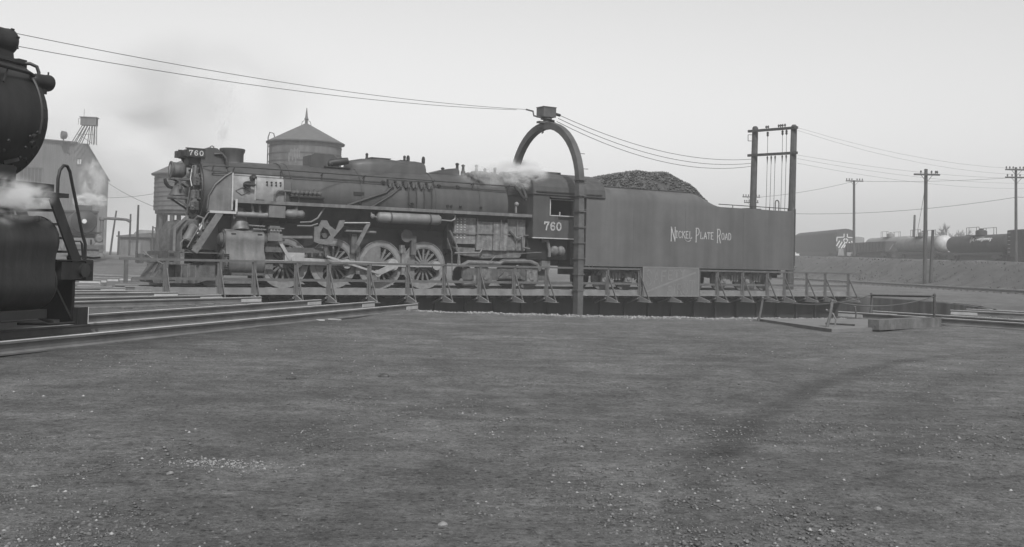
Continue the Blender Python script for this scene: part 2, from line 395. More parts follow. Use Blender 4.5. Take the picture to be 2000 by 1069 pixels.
# ---------------------------------------------------------------- rails and tracks
def rail(parent, p0, p1, ztop, h=.17, head=.075, name='rail'):
    p0, p1 = Vector((p0[0], p0[1], 0)), Vector((p1[0], p1[1], 0)); d = (p1 - p0).normalized(); s_ = Vector((d.y, -d.x, 0))
    pr = [(-.07, -h), (.07, -h), (.07, -h + .02), (.012, -h + .04), (.012, -.045), (head / 2, -.035), (head / 2, -.006), (head / 2 - .008, 0), (-head / 2 + .008, 0), (-head / 2, -.006), (-head / 2, -.035), (-.012, -.045), (-.012, -h + .04), (-.07, -h + .02)]
    n = len(pr); vs = [p + s_ * a + Vector((0, 0, ztop + z)) for p in (p0, p1) for a, z in pr]
    b = MB(); b.add(vs, [tuple(range(n)), tuple(range(2 * n - 1, n - 1, -1))] + [(i, i + n, (i + 1) % n + n, (i + 1) % n) for i in range(n)])
    o = b.build(name, K['rail'], parent); o.data.materials.append(K['railhead'])
    for p in o.data.polygons:
        if p.normal.z > .6 and p.center.z > ztop - .02: p.material_index = 1
    return o
def track(name, end, brg, L, label, single=False, ties=0, ztop=.17, gauge=1.505):
    t = tag(thing(name, label, None), label, None, None, 'structure')
    d = Vector((-math.sin(brg), -math.cos(brg))); s_ = Vector((d.y, -d.x))
    e = Vector(end)
    for q in ((0,) if single else (-gauge / 2, gauge / 2)):
        a = e + s_ * q; rail(t, a, a + d * L, ztop)
        # short pale joint bar near the pit
        c0 = a + d * .02; c1 = a + d * .75
        b = MB()
        for w in (-.035, .035): b.bar((c0.x + s_.x * w, c0.y + s_.y * w, ztop - .09), (c1.x + s_.x * w, c1.y + s_.y * w, ztop - .09), .02, .08)
        b.build('joint_bar', K['rim'], t)
    for i in range(ties):
        c = e + d * (.35 + i * .62); x = s_ * 1.25
        b = MB(); b.bar((c.x - x.x, c.y - x.y, gz(c.x, c.y) - .035), (c.x + x.x, c.y + x.y, gz(c.x, c.y) - .035), .22, .12)
        b.build('tie', K['timber'], t)
    return t
BR2 = math.atan2(3.26, 11.14)
A2 = Vector((math.sin(BR2), math.cos(BR2), 0)); B2 = Vector((math.cos(BR2), -math.sin(BR2), 0))
O2 = Vector((-6.52, 16.25, 0)) - .75 * B2
e2 = O2 + A2 * 10.75
track('railway_track', (-2.33, 25.89), math.atan2(3.85, 13.29), 24, 'lone rail nearest the camera running to the pit rim', True)
track('railway_track', (e2.x, e2.y), BR2, 26, 'radial track under the dark near locomotive', False, 14)
for i, (dg, lab) in enumerate(((30.5, 'second radial track beyond the near locomotive'), (42, 'third radial track beyond the near locomotive'), (53.5, 'fourth radial track beyond the near locomotive'),
                               (65, 'fifth radial track beyond the near locomotive'), (76.5, 'sixth radial track beyond the near locomotive'), (88, 'seventh radial track beyond the near locomotive'), (100, 'far radial track leading left towards the coaling tower'))):
    a = math.radians(dg); track('railway_track', (PC.x - math.sin(a) * (PR + .1), PC.y - math.cos(a) * (PR + .1)), a, 40, lab, False, 8 if i < 3 else 0, .17 + (.0 if i < 4 else .05))
for dg, db, lab in ((-28, -36, 'radial track nearest the wooden beam beside the pit'), (-45, -50, 'radial track behind the one nearest the wooden beam')):
    a = math.radians(dg); track('railway_track', (PC.x - math.sin(a) * (PR + .1), PC.y - math.cos(a) * (PR + .1)), math.radians(db), 30, lab, False, 6)
def line_track(name, x0, y0, x1, y1, zz, label):
    za, zb_ = zz if isinstance(zz, tuple) else (zz, zz)
    t = tag(thing(name, label, None), label, None, None, 'structure')
    d = Vector((x1 - x0, y1 - y0)).normalized(); s_ = Vector((d.y, -d.x)) * .75
    for q in (-1, 1):
        o = rail(t, (x0 + s_.x * q, y0 + s_.y * q), (x1 + s_.x * q, y1 + s_.y * q), .2)
        for v in o.data.vertices: v.co.z += za + (zb_ - za) * ((v.co.x - x0) * d.x + (v.co.y - y0) * d.y) / math.hypot(x1 - x0, y1 - y0)
    n = int(math.hypot(x1 - x0, y1 - y0) / .8)
    b = MB()
    for i in range(n):
        c = Vector((x0, y0)).lerp(Vector((x1, y1)), (i + .5) / n)
        z = za + (zb_ - za) * (i + .5) / n
        b.bar((c.x - s_.x * 1.7, c.y - s_.y * 1.7, z - .02), (c.x + s_.x * 1.7, c.y + s_.y * 1.7, z - .02), .24, .12)
    tag(b.build('ties', K['timber'], t), None, None, None, 'stuff')
    b = MB(); ls = Vector((d.y, -d.x))
    prof = [(-2.6, -.12), (-1.5, .0), (1.5, .0), (2.6, -.12)]
    vs = [(x + ls.x * a, y + ls.y * a, z + h - .015) for (x, y, z) in ((x0, y0, za), (x1, y1, zb_)) for a, h in prof]
    b.add(vs, [(0, 1, 5, 4), (1, 2, 6, 5), (2, 3, 7, 6)]); b.build('ballast', K['pitfloor'], t)
    return t
line_track('railway_track', 32, 40, 26.5, 130, .06, 'straight yard track at the foot of the grassy embankment')
line_track('railway_track', 53.5, 40, 53.5, 240, (1.23, 3.83), 'track with the freight train on top of the embankment')
line_track('railway_track', 61.0, 60, 61.5, 260, (1.5, 4.1), 'farther track behind the freight train on the embankment')
# embankment
def embankment():
    prof = [(30.5, -.02), (32.5, .02), (34.2, .28), (35.6, .68), (36.6, .92), (38, 1.0), (43, .99), (50, .95), (58, .95), (70, 1.0), (110, 1.0)]
    crest = lambda y: 2.03 + .0118 * (y - 74)
    ys = [20 + 2.0 * i for i in range(180)]; vs, fs = [], []
    m = len(prof)
    for y in ys:
        for j, (x, z) in enumerate(prof):
            n = noise.noise((x * .6, y * .35, 4.)) * .2 + noise.noise((x * 2, y * 1.4, 1.)) * .08
            flat = 0.2 if j >= 6 else 1
            vs.append((x - (y - 60) * .012 * (1 if j < 5 else 0) + n * .8 * flat, y, z * crest(y) + n * flat * (1 if j else 0)))
    for i in range(len(ys) - 1):
        for j in range(m - 1): fs.append((i * m + j, i * m + j + 1, i * m + m + j + 1, i * m + m + j))
    b = MB(); b.v = vs; b.f = fs
    tag(b.build('embankment', K['grass'], None, 180), 'grassy railway embankment behind the yard', None, None, 'structure')
    # tufts
    b = MB(); r = random.Random(4)
    for _ in range(3500):
        y = r.uniform(45, 190); x = r.uniform(31, 37.5) - (y - 60) * .008; z = np.interp(x + (y - 60) * .012, [p[0] for p in prof], [p[1] for p in prof]) * crest(y)
        h = r.uniform(.03, .12) if r.random() < .95 else r.uniform(.15, .3); a = r.uniform(0, 6.28); w = r.uniform(.03, .12)
        b.add([(x - w * math.cos(a), y - w * math.sin(a), z - .08), (x + w * math.cos(a), y + w * math.sin(a), z - .08), (x + r.uniform(-.1, .1), y + r.uniform(-.1, .1), z + h)], [(0, 1, 2)])
    tag(b.build('dry_grass', K['grass']), 'dry grass tufts on the embankment slope', 'grass', None, 'stuff')
embankment()

# ================================================================== TURNTABLE
TT = thing('turntable_bridge', 'long steel turntable bridge with pipe railing carrying the locomotive over the pit', 'turntable', (0, 42, .17), TH)
T0, T1 = -15.1, 17.95
for s in (-1, 1):
    w = 1.55 * s; o0, o1 = w - .02, w + .02
    b = MB(); poly = [(T0 + .1, -.30), (T1 - .1, -.30), (T1 - .25, -.62), (T1 - 1.1, -1.45), (T1 - 4, -1.75), (T0 + 4, -1.75), (T0 + 1.1, -1.45), (T0 + .25, -.62)]
    b.prism(poly, o0, o1)
    g = b.build('girder', K['girder'], TT)
    b = MB(); b.box(T0 + .1, T1 - .1, w - .2, w + .2, -.335, -.302); b.build('top_flange', K['girder'], g)
    st = None
    for i in range(24):
        x = T0 + 2 + i * (T1 - T0 - 4) / 23
        if st is None:
            b = MB(); b.box(-.05, .05, min(w + .021 * s, w + .14 * s), max(w + .021 * s, w + .06 * s), -1.5, -.34); st = b.build('stiffener', K['girder'], g); st.location.x = x
        else: inst(st, g, (x, 0, 0))
    b = MB(); b.bar((T0 + 4, w, -1.76), (T1 - 4, w, -1.76), .36, .03); b.build('bottom_flange', K['girder'], g)
for x in (T0 + .8, T1 - .8):
    b = MB(); b.box(x - .2, x + .2, -1.5, 1.5, -1.3, -.4); b.build('end_truck', K['girder'], TT)
proto = None
n_t = 62
for i in range(n_t):
    x = T0 + .2 + i * (T1 - T0 - .4) / (n_t - 1)
    if proto is None:
        b = MB(); b.box(-.12, .12, -2.05, 2.05, -.30, -.155); proto = b.build('tie', K['timber'], TT); proto.location = (x, 0, 0)
    else: inst(proto, TT, (x, 0, 0))
for s in (-1, 1): 
    o = rail(TT, (T0, .7525 * s), (T1, .7525 * s), 0, .152)
for s in (-1, 1):
    b = MB(); b.box(T0, T1, min(2.28 * s, 2.2 * s), max(2.28 * s, 2.2 * s), -.18, .03); e = b.build('edge_beam', K['deck'], TT)
    b = MB(); b.box(T0, T1, min(2.34 * s, 2.282 * s), max(2.34 * s, 2.282 * s), -.20, -.165); b.build('flange', K['deck'], e)
    for j in range(4):
        y0 = (1.02 + j * .29) * s; y1 = (1.02 + j * .29 + .27) * s
        b = MB(); b.box(T0 + .02 * j, T1 - .03 * j, min(y0, y1), max(y0, y1), -.152 + .002 * j, -.09 + .003 * (j % 2)); b.build('walkway_plank', K['timber'], TT)
POSTS = [-14.17, -12.47, -11.34, -9.89, -8.73, -7.23, -5.74, -4.27, -2.78, -1.26, .22, 3.17, 4.83, 6.47, 8.04, 9.10, 10.61, 12.12, 13.19, 14.65, 15.88, 17.47]
pp = None
for i, x in enumerate(POSTS):
    if pp is None:
        b = MB(); b.bar((0, -2.3, -.42), (0, -2.3, .9), .09, .09); b.bar((-.03, -2.3, -.3), (-.03, -2.3, .88), .012, .14); pp = b.build('railing_post', K['post'], TT); pp.location = (x, 0, 0)
        b = MB(); b.bar((0, -2.34, .62), (.02, -2.92, -.40), .06, .03, (1, 0, 0)); bs = b.build('brace', K['post'], TT); bs.location = (x, 0, 0)
        b = MB(); b.prism([(-2.28, -.2), (-2.28, -.42), (-2.98, -.43), (-2.98, -.38)], -.03, .03, 'yz'); b.bar((-.1, -2.3, -.30), (-.1, -1.6, -.5), .05, .05); b.box(-.13, .13, -2.98, -2.28, -.445, -.43); gs = b.build('bracket', K['deck'], TT); gs.location = (x, 0, 0)
    else:
        inst(pp, TT, (x, 0, 0)); inst(gs, TT, (x, 0, 0))
        if x not in (6.47, 8.04): inst(bs, TT, (x, 0, 0))
b = MB(); b.bar((-15.6, -2.3, .9), (18.0, -2.3, .89), .09, .075); b.build('top_rail', K['post'], TT)
b = MB(); b.bar((-15.2, -2.25, .3), (17.6, -2.25, .29), .03, .09); b.build('mid_rail', K['post'], TT)
b = MB(); b.bar((-14.46, 2.3, -.2), (-14.46, 2.3, .88), .16, .12); b.box(-14.62, -14.3, 2.2, 2.4, .84, .92); b.build('end_post', K['post'], TT)

# arch
AR = thing('turntable_power_arch', 'tall curved steel arch spanning the turntable and carrying a power box', 'arch', (0, 42, .17), TH)
ax = 1.55
pth = [(-2.55, -.95), (-2.55, 0), (-2.53, 1), (-2.52, 2), (-2.5, 3), (-2.5, 4.0)] + [(2.5 * math.cos(math.radians(a)), 4.15 + 2.6 * math.sin(math.radians(a))) for a in range(174, -1, -8)] + [(2.5, 3), (2.52, 1), (2.55, -.2)]
b = MB()
for q in range(len(pth) - 1):
    (y0, z0), (y1, z1) = pth[q], pth[q + 1]; th0 = .34 if q < 4 else .31
d2 = []
for i, (y, z) in enumerate(pth):
    p, n = pth[max(0, i - 1)], pth[min(len(pth) - 1, i + 1)]; L = math.hypot(n[0] - p[0], n[1] - p[1]); d2.append(((n[0] - p[0]) / L, (n[1] - p[1]) / L))
for i, ((y, z), (dy, dz)) in enumerate(zip(pth, d2)):
    h = .14 if i > 4 else .16
    b.add([(ax - .13, y - dz * h, z + dy * h), (ax + .13, y - dz * h, z + dy * h), (ax + .13, y + dz * h, z - dy * h), (ax - .13, y + dz * h, z - dy * h)], [])
for i in range(len(pth) - 1):
    for k in range(4): b.f.append((4 * i + k, 4 * i + (k + 1) % 4, 4 * i + 4 + (k + 1) % 4, 4 * i + 4 + k))
b.build('arch_frame', K['arch'], AR, 30)
for z in [.0 + .62 * i for i in range(8)]:
    b = MB(); b.box(ax - .17, ax + .17, -2.73, -2.35, z, z + .05); b.build('band', K['arch'], AR)
for (a, r) in ((150, 2.5), (165, 2.5), (178, 2.5)):
    y, z = 2.5 * math.cos(math.radians(a)), 4.15 + 2.6 * math.sin(math.radians(a)); b = MB(); b.cyl((ax + .1, y - .02, z), (ax + .42, y - .05, z), .013, None, 6); b.build('step_bolt', K['arch'], AR)
for z in (3.2, 3.8): b = MB(); b.cyl((ax + .1, -2.5, z), (ax + .42, -2.53, z), .013, None, 6); b.build('step_bolt', K['arch'], AR)
b = MB(); b.cyl((ax, 0, 6.85), (ax, 0, 7.1), .16, .1); b.cyl((ax, 0, 7.02), (ax, 0, 7.06), .24); b.box(ax - .4, ax + .4, -.12, .12, 6.84, 6.92); b.build('swivel', K['arch'], AR)
b = MB(); b.box(ax - .31, ax + .31, -.27, .27, 7.1, 7.50); bx = b.build('switch_box', K['arch'], AR)
b = MB(); b.box(ax - .33, ax + .33, -.29, .29, 7.501, 7.525); b.build('lid', K['arch'], bx)
b = MB(); b.tube([(ax - .3, 0, 7.08), (ax - .62, 0, 7.12), (ax - .66, 0, 7.3), (ax - 1.0, 0, 7.34)], .035); b.build('lead_arm', K['arch'], AR)
b = MB(); b.cyl((ax + .3, -.1, 7.28), (ax + .62, -.1, 7.24), .06); b.cyl((ax + .2, .1, 7.0), (ax + .45, .1, 6.98), .07); b.build('insulator', K['black'], AR)
b = MB()
for i in range(5): b.cyl((ax - .35 + .07 * i, .1, 6.66), (ax - .30 + .05 * i, .05, 6.42 + .04 * (i % 3)), .022, None, 6)
b.build('cable_end', K['black'], AR)

# sign
SG = thing('sign_board', 'faded SAFETY FIRST sign board hung on the turntable railing', 'sign', (0, 42, .17), TH)
b = MB(); b.box(4.9, 7.92, -2.42, -2.39, -.21, 1.0); pn = b.build('panel', K['sign'], SG)
b = MB()
for (x0, x1, z0, z1) in ((4.88, 4.93, -.22, 1.01), (7.89, 7.94, -.22, 1.01), (4.93, 7.89, -.22, -.18), (4.93, 7.89, .97, 1.01)): b.box(x0, x1, -2.43, -2.388, z0, z1)
b.build('frame', K['signtext'], SG)
b = MB()
for ch, x, zz, hh in (('S', 5.06, .22, .66), ('A', 5.46, .30, .54), ('F', 5.86, .41, .43), ('E', 6.22, .50, .36), ('T', 6.56, .58, .30), ('Y', 6.88, .66, .26)):
    glyph(b, ch, x, zz, .27, hh, .055, -2.423)
b.bar((5.1, -2.423, -.02), (7.75, -2.423, .80), .006, .07, (0, 0, 1))
for ch, x, hh in (('F', 6.2, .32), ('I', 6.5, .38), ('R', 6.72, .42), ('S', 7.06, .50), ('T', 7.42, .58)): glyph(b, ch, x, -.12, .25, hh, .055, -2.423)
b.build('lettering', K['signtext'], SG)

# ================================================================== LOCOMOTIVE 760 (local x = towards the tender, y = away from the camera, z above rail)
LO = thing('steam_locomotive', 'large grey-black steam locomotive numbered 760 standing on the turntable', 'locomotive', (0, 42, .17), TH)
def part(name, mb, m, parent=LO, sharp=38): return mb.build(name, K[m], parent, sharp)
BZ = 3.22
# boiler
b = MB(); b.lathe((-12.75, 0, BZ), (1, 0, 0), [(0, 1.05), (.02, 1.09), (1.9, 1.09)], 40); smb = part('smokebox', b, 'paint')
b = MB(); b.lathe((-11.9, 0, BZ), (1, 0, 0), [(0, 1.12), (1.92, 1.13)], 40); part('smokebox_jacket', b, 'paint')
b = MB(); vs = []
for k in range(11):
    a = math.radians(-18 + 52 * k / 10); vs += [(x, -1.136 * math.cos(a), BZ + 1.136 * math.sin(a)) for x in (-11.84, -10.9, -9.99)]
b.add(vs, [(3 * k + j, 3 * k + j + 1, 3 * k + j + 4, 3 * k + j + 3) for k in range(10) for j in range(2)]); part('smokebox_side_panel', b, 'jacket')
b = MB(); b.lathe((-9.96, 0, BZ), (1, 0, 0), [(0, 1.15), (3, 1.18), (6, 1.22), (6.8, 1.23), (9.0, 1.23)], 40); boi = part('boiler', b, 'paint')
for x, r in ((-12.72, 1.105), (-11.88, 1.135), (-9.97, 1.175), (-9.72, 1.175), (-7.1, 1.20), (-4.1, 1.24), (-2.2, 1.245)):
    b = MB(); b.lathe((x, 0, BZ), (1, 0, 0), [(-.035, r - .04), (-.035, r), (.035, r), (.035, r - .04)], 40, True); part('boiler_band', b, 'paint')
# smokebox front
b = MB(); b.lathe((-12.76, 0, BZ), (-1, 0, 0), [(0, 1.02), (.05, 1.0), (.06, .78), (.16, .70), (.26, .45), (.30, .01)], 32); sf = part('smokebox_front', b, 'dark')
for k in range(20):
    a = 2 * PI * k / 20; b = MB(); b.cyl((-12.8, .93 * math.cos(a), BZ + .93 * math.sin(a)), (-12.87, .93 * math.cos(a), BZ + .93 * math.sin(a)), .035, None, 6); part('bolt', b, 'grime', sf)
# stack
b = MB(); b.lathe((-11.53, 0, 4.1), (0, 0, 1), [(0, .50), (.14, .44), (.2, .39), (.50, .39), (.58, .43), (.66, .44), (.68, .42), (.68, .33), (.2, .31)], 28); part('smokestack', b, 'paint')
# feedwater heater hump ahead of the stack
b = MB(); b.prism([(-12.75, 4.1), (-12.72, 4.52), (-12.5, 4.72), (-12.2, 4.71), (-11.95, 4.50), (-11.88, 4.15)], -.52, .52); fh = part('feedwater_heater', b, 'paint')
b = MB(); b.tube([(-12.3, -.53, 4.5), (-12.05, -.6, 4.52), (-11.93, -.66, 4.35), (-11.9, -.74, 4.05)], .055, 8); part('feed_pipe', b, 'dark')
b = MB(); b.tube([(-12.3, 0, 4.70), (-12.3, 0, 4.8), (-12.24, 0, 4.83), (-12.18, 0, 4.8), (-12.18, 0, 4.70)], .018, 6); part('lifting_eye', b, 'dark', fh)
# number boxes
for s in (-1, 1):
    b = MB(); b.box(-13.22, -12.62, s * .55 - .03, s * .55 + .03, 4.36, 4.62); b.box(-13.25, -12.6, s * .50 - .04, s * .50 + .04, 4.62, 4.66); nb = part('number_board', b, 'dark')
    if s < 0:
        b = MB(); x = -13.15
        for ch in '760': glyph(b, ch, x, 4.41, .11, .155, .024, -.584, .006); x += .175
        part('number', b, 'white', nb)
b = MB(); b.box(-13.25, -12.95, -.48, .48, 4.38, 4.60); b.box(-13.4, -13.25, .1, .4, 4.36, 4.58); part('number_box', b, 'dark')
b = MB(); b.prism([(-13.2, 4.36), (-12.7, 4.36), (-12.72, 4.0), (-13.05, 4.15)], -.4, -.34); b.prism([(-13.2, 4.36), (-12.7, 4.36), (-12.72, 4.0), (-13.05, 4.15)], .34, .4); b.box(-13.1, -12.7, -.33, .33, 4.05, 4.34); part('number_box_bracket', b, 'dark')
# headlight
b = MB(); b.lathe((-13.62, 0, 3.92), (1, 0, 0), [(0, .25), (0, .29), (.05, .29), (.08, .26), (.42, .26), (.5, .18), (.52, .01)], 22); hl = part('headlight', b, 'grime')
b = MB(); b.lathe((-13.6, 0, 3.92), (-1, 0, 0), [(0, .24), (.03, .15), (.04, .01)], 18); part('lens', b, 'glass', hl)
b = MB(); b.box(-13.62, -12.9, -.22, .22, 3.58, 3.64); b.bar((-13.45, -.18, 3.6), (-12.9, -.18, 3.3), .06, .06); b.bar((-13.45, .18, 3.6), (-12.9, .18, 3.3), .06, .06); part('headlight_shelf', b, 'grime')
# bell with yoke below the headlight
b = MB(); b.lathe((-13.35, 0, 3.42), (0, 0, -1), [(0, .06), (.05, .14), (.16, .2), (.26, .24), (.36, .30), (.36, .26), (.1, .12)], 18); part('bell', b, 'grime')
b = MB(); b.tube([(-13.35, -.32, 3.25), (-13.35, -.32, 3.48), (-13.35, 0, 3.52), (-13.35, .32, 3.48), (-13.35, .32, 3.25)], .04, 6); b.box(-13.6, -12.95, -.34, .34, 2.94, 3.0); b.bar((-13.5, -.3, 2.96), (-12.95, -.3, 2.62), .05, .06); b.bar((-13.5, .3, 2.96), (-12.95, .3, 2.62), .05, .06); part('bell_yoke', b, 'grime')
b = MB(); b.tube([(-13.5, 0, 3.3), (-13.66, -.02, 3.34), (-13.76, -.04, 3.46), (-13.8, -.05, 3.6)], [.05, .06, .07, .05], 8); part('bell_ringer', b, 'dark')
# pipes and valves covering the front
rp = random.Random(3)
for i in range(9):
    y0 = rp.uniform(-1.0, -.35); z0 = rp.uniform(2.6, 3.9); x0 = -12.85 - rp.uniform(.05, .3)
    pts = [(x0, y0, z0)]
    for j in range(4):
        q = list(pts[-1]); k = rp.choice((1, 2, 2)); q[k] += rp.uniform(-.5, .5); q[1] = min(-.1, max(-1.05, q[1])); q[2] = min(4.05, max(2.35, q[2])); q[0] += rp.uniform(-.06, .06); pts.append(tuple(q))
    b = MB(); b.tube(pts, rp.choice((.02, .028, .04)), 6); part('front_pipe', b, rp.choice(('grime', 'dark', 'wheel')))
for (x, y, z, r) in ((-12.95, -.85, 3.55, .13), (-12.95, -.75, 3.1, .16), (-13.0, -.9, 2.72, .15), (-12.95, -.6, 3.85, .12)):
    b = MB(); b.lathe((x, y, z), (0, 0, 1), [(-.2, r * .5), (-.16, r), (.1, r), (.14, r * .6), (.22, r * .4)], 12)
    for k in range(3): b.cyl((x - .02, y - r - .05, z - .1 + .1 * k), (x - .02, y + r + .05, z - .1 + .1 * k), .03, None, 8)
    part('front_valve', b, 'grime')
b = MB(); b.tube([(-13.05, -.62, 3.95), (-13.12, -.72, 3.6), (-13.1, -.85, 3.35)], .022, 6); part('bright_pipe', b, 'rod')
# air pumps on the pilot deck
for s in (-1, 1):
    y = .75 * s; b = MB()
    b.lathe((-13.05, y, 1.25), (0, 0, 1), [(0, .2), (.05, .25), (.35, .25), (.4, .17), (.55, .17), (.58, .25), (.95, .25), (1.0, .2)], 16); part('air_pump', b, 'grime')
    b = MB(); pts = [(.14 * i - .42, 0) for i in range(7)]
    pr = [(-13.72 + .25 * (abs(i - 3) / 3) ** 2, y + (i - 3) * .17) for i in range(7)]
    vs = [(x, yy, z) for z in (1.18, 1.85, 2.2) for x, yy in pr]; vs = [(x + (.22 if z > 2 else 0), yy, z) for x, yy, z in vs]
    b.add(vs, [(j * 7 + i, j * 7 + i + 1, j * 7 + 8 + i, j * 7 + 7 + i) for j in range(2) for i in range(6)]); part('pump_shield', b, 'grime')
b = MB(); b.tube([(-13.0, -.85, 2.2), (-12.9, -1.0, 2.35), (-12.75, -1.05, 2.3), (-12.7, -1.0, 1.9)], .04, 6); part('pump_pipe', b, 'wheel')
b = MB(); b.lathe((-13.3, -1.1, 1.5), (.5, 0, 1), [(0, .1), (.05, .16), (.55, .16), (.62, .1)], 12); part('lubricator', b, 'cyl')
# pilot
b = MB(); b.box(-13.95, -13.55, -1.48, 1.48, .74, 1.16); pb_ = part('pilot_beam', b, 'grime')
for s in (-1, 1):
    for z in (.82, 1.0):
        b = MB(); b.box(-13.90, -13.76, s * 1.482 - .004, s * 1.482 + .004, z, z + .1); part('beam_pocket', b, 'black', pb_)
b = MB(); b.prism([(-13.98, .74), (-13.3, .74), (-13.3, .2), (-13.9, .16), (-14.25, .12), (-14.3, .22)], -1.0, 1.0)
pl_ = part('pilot', b, 'grime')
for i in range(13):
    y = -1.2 + i * .2; fx = -14.28 + .35 * abs(y / 1.2) ** 1.5
    b = MB(); b.bar((-13.97, y, .72), (fx, y, .14), .07, .05); part('pilot_bar', b, 'grime', pl_)
b = MB(); b.prism([(-13.6, .74), (-12.3, .74), (-12.3, .3), (-12.9, .12), (-13.6, .12)], -1.1, -1.04); b.prism([(-13.4, .66), (-13.0, .3), (-13.5, .3)], -1.13, -1.1); part('pilot_side_plate', b, 'grime')
b = MB(); b.box(-14.45, -13.95, -.16, .16, .80, 1.02); b.prism([(-14.62, -.26), (-14.42, -.22), (-14.36, .22), (-14.55, .26), (-14.5, .06), (-14.6, .02)], .74, 1.06, 'xy'); part('coupler', b, 'grime')
b = MB(); b.tube([(-13.97, -.55, .78), (-14.1, -.6, .5), (-14.2, -.62, .25)], .04, 6); part('air_hose', b, 'black')
b = MB(); b.tube([(-14.0, -1.3, .72), (-14.35, -.9, .95), (-14.4, 0, 1.15)], .02, 6); part('cut_lever', b, 'wheel')
b = MB(); b.box(-13.6, -12.2, -1.45, 1.45, 1.12, 1.155); part('pilot_deck', b, 'grime')
for x in (-13.5, -13.3): b = MB(); b.tube([(x, -1.46, .74), (x, -1.46, .3), (x + .25, -1.46, .28), (x + .25, -1.46, .72)], .02, 6); part('step_iron', b, 'wheel')
# stairs from the pilot deck to the running board
for w0 in (-1.5, -.95):
    b = MB(); b.bar((-13.12, w0, 1.16), (-12.3, w0, 2.5), .03, .22, (1, 0, .0)); part('stair_stringer', b, 'wheel' if w0 < -1.2 else 'grime')
for i in range(6):
    f = (i + .6) / 6.4; b = MB(); b.box(-13.12 + .82 * f - .09, -13.12 + .82 * f + .09, -1.48, -.97, 1.16 + 1.34 * f - .012, 1.16 + 1.34 * f + .012); part('stair_tread', b, 'grime')
b = MB(); b.tube([(-13.52, -1.47, 1.16), (-13.55, -1.47, 1.45), (-13.45, -1.47, 1.58), (-13.2, -1.47, 1.60)], .025, 6); b.tube([(-13.35, -1.5, 1.3), (-13.0, -1.5, 1.95), (-12.72, -1.5, 2.44), (-12.6, -1.5, 2.52), (-12.3, -1.5, 2.52)], .022, 6); part('stair_handrail', b, 'wheel')
b = MB(); b.bar((-13.72, -1.3, 1.16), (-13.72, -1.3, 1.95), .05, .08); b.bar((-13.72, -1.3, 1.93), (-13.3, -1.2, 2.32), .05, .09); part('stair_post', b, 'wheel')
# apron beside the smokebox
b = MB()
vs = []; outl = [(-12.66, 2.52), (-12.62, 3.05), (-12.42, 3.42), (-12.1, 3.72), (-11.86, 3.86), (-11.80, 3.86), (-11.80, 2.52)]
b.prism(outl, -1.175, -1.15); part('smokebox_apron', b, 'cyl')
b = MB(); b.tube([(-12.66, -1.19, 2.6), (-12.62, -1.19, 3.05), (-12.42, -1.19, 3.42), (-12.1, -1.19, 3.72), (-11.86, -1.17, 3.87)], .035, 6); part('apron_rib', b, 'paint')
b = MB(); b.tube([(-11.83, -1.2, 2.6), (-11.83, -1.2, 3.4), (-11.83, -1.16, 3.86)], .03, 6); part('apron_edge', b, 'rim')
# running boards
for s in (-1, 1):
    b = MB(); y0, y1 = sorted((1.08 * s, 1.5 * s)); b.box(-11.8, -.02, y0, y1, 2.885, 2.925); rb = part('running_board', b, 'paint')
    b = MB(); y0, y1 = sorted((1.5 * s, 1.53 * s)); b.box(-11.8, -.02, y0, y1, 2.84, 2.955); part('edge_strip', b, 'cyl', rb)
    b = MB(); y0, y1 = sorted((1.0 * s, 1.5 * s)); b.box(-12.66, -11.8, y0, y1, 2.49, 2.52); lb = part('front_platform', b, 'paint')
    b = MB(); y0, y1 = sorted((1.5 * s, 1.53 * s)); b.box(-12.66, -11.78, y0, y1, 2.46, 2.54); b.box(-11.82, -11.75, y0 + .003 * s, y1 + .003 * s, 2.541, 2.955); part('edge_strip', b, 'rim', lb)
# handrail
pts = [(-12.75, -.85, 4.02), (-12.55, -.98, 4.06)] + [(x, -1.06 - .012 * (x + 12.5), 4.08 - .004 * (x + 12.5)) for x in (-11.5, -9, -6, -3, -.1)]
b = MB(); b.tube(pts, .022, 6); part('handrail', b, 'dark')
b = MB(); b.tube([(-12.5, -1.0, 3.80)] + [(x, -1.03 - .010 * (x + 12.5), 3.86 - .002 * (x + 12.5)) for x in (-11.7, -9, -6, -3, -.1)], .018, 6); part('handrail_shadow_tube', b, 'dark')  # dark tube standing in for the handrail's shadow line on the boiler
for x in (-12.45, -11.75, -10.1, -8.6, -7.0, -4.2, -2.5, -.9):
    b = MB(); b.cyl((x, -.9, 3.98), (x, -1.06 - .012 * (x + 12.5), 4.08), .018, None, 6); b.cyl((x, -1.06 - .012 * (x + 12.5), 4.08), (x - .06, -1.05 - .010 * (x + 12.5), 3.86), .022, None, 6); part('handrail_stanchion', b, 'dark')  # stanchion, plus a slanted dark bar drawn as its shadow
# jacket fittings
b = MB(); b.cyl((-11.15, -1.15, 3.72), (-11.15, -1.3, 3.72), .11); b.cyl((-11.35, -1.15, 3.48), (-11.35, -1.32, 3.48), .12); b.cyl((-11.5, -1.32, 3.48), (-11.1, -1.32, 3.48), .05); b.ball((-11.15, -1.3, 3.72), .08); part('check_valve', b, 'dark')
b = MB(); b.tube([(-11.1, -1.33, 3.7), (-11.1, -1.34, 3.2), (-11.1, -1.34, 2.93)], .026, 6); part('valve_rod', b, 'rod')
b = MB(); b.box(-11.05, -10.8, -1.4, -1.2, 2.926, 2.99); part('valve_foot', b, 'dark')
for i in range(8):
    x, z = -10.62 + .16 * (i % 4), 3.62 - .1 * (i // 4); b = MB(); b.cyl((x, -1.05, z), (x, -1.13, z), .03, None, 8); part('jacket_bolt', b, 'dark')
b = MB(); fr = [(-11.72, 3.26), (-11.5, 3.38), (-11.22, 3.26), (-11.5, 3.12)]
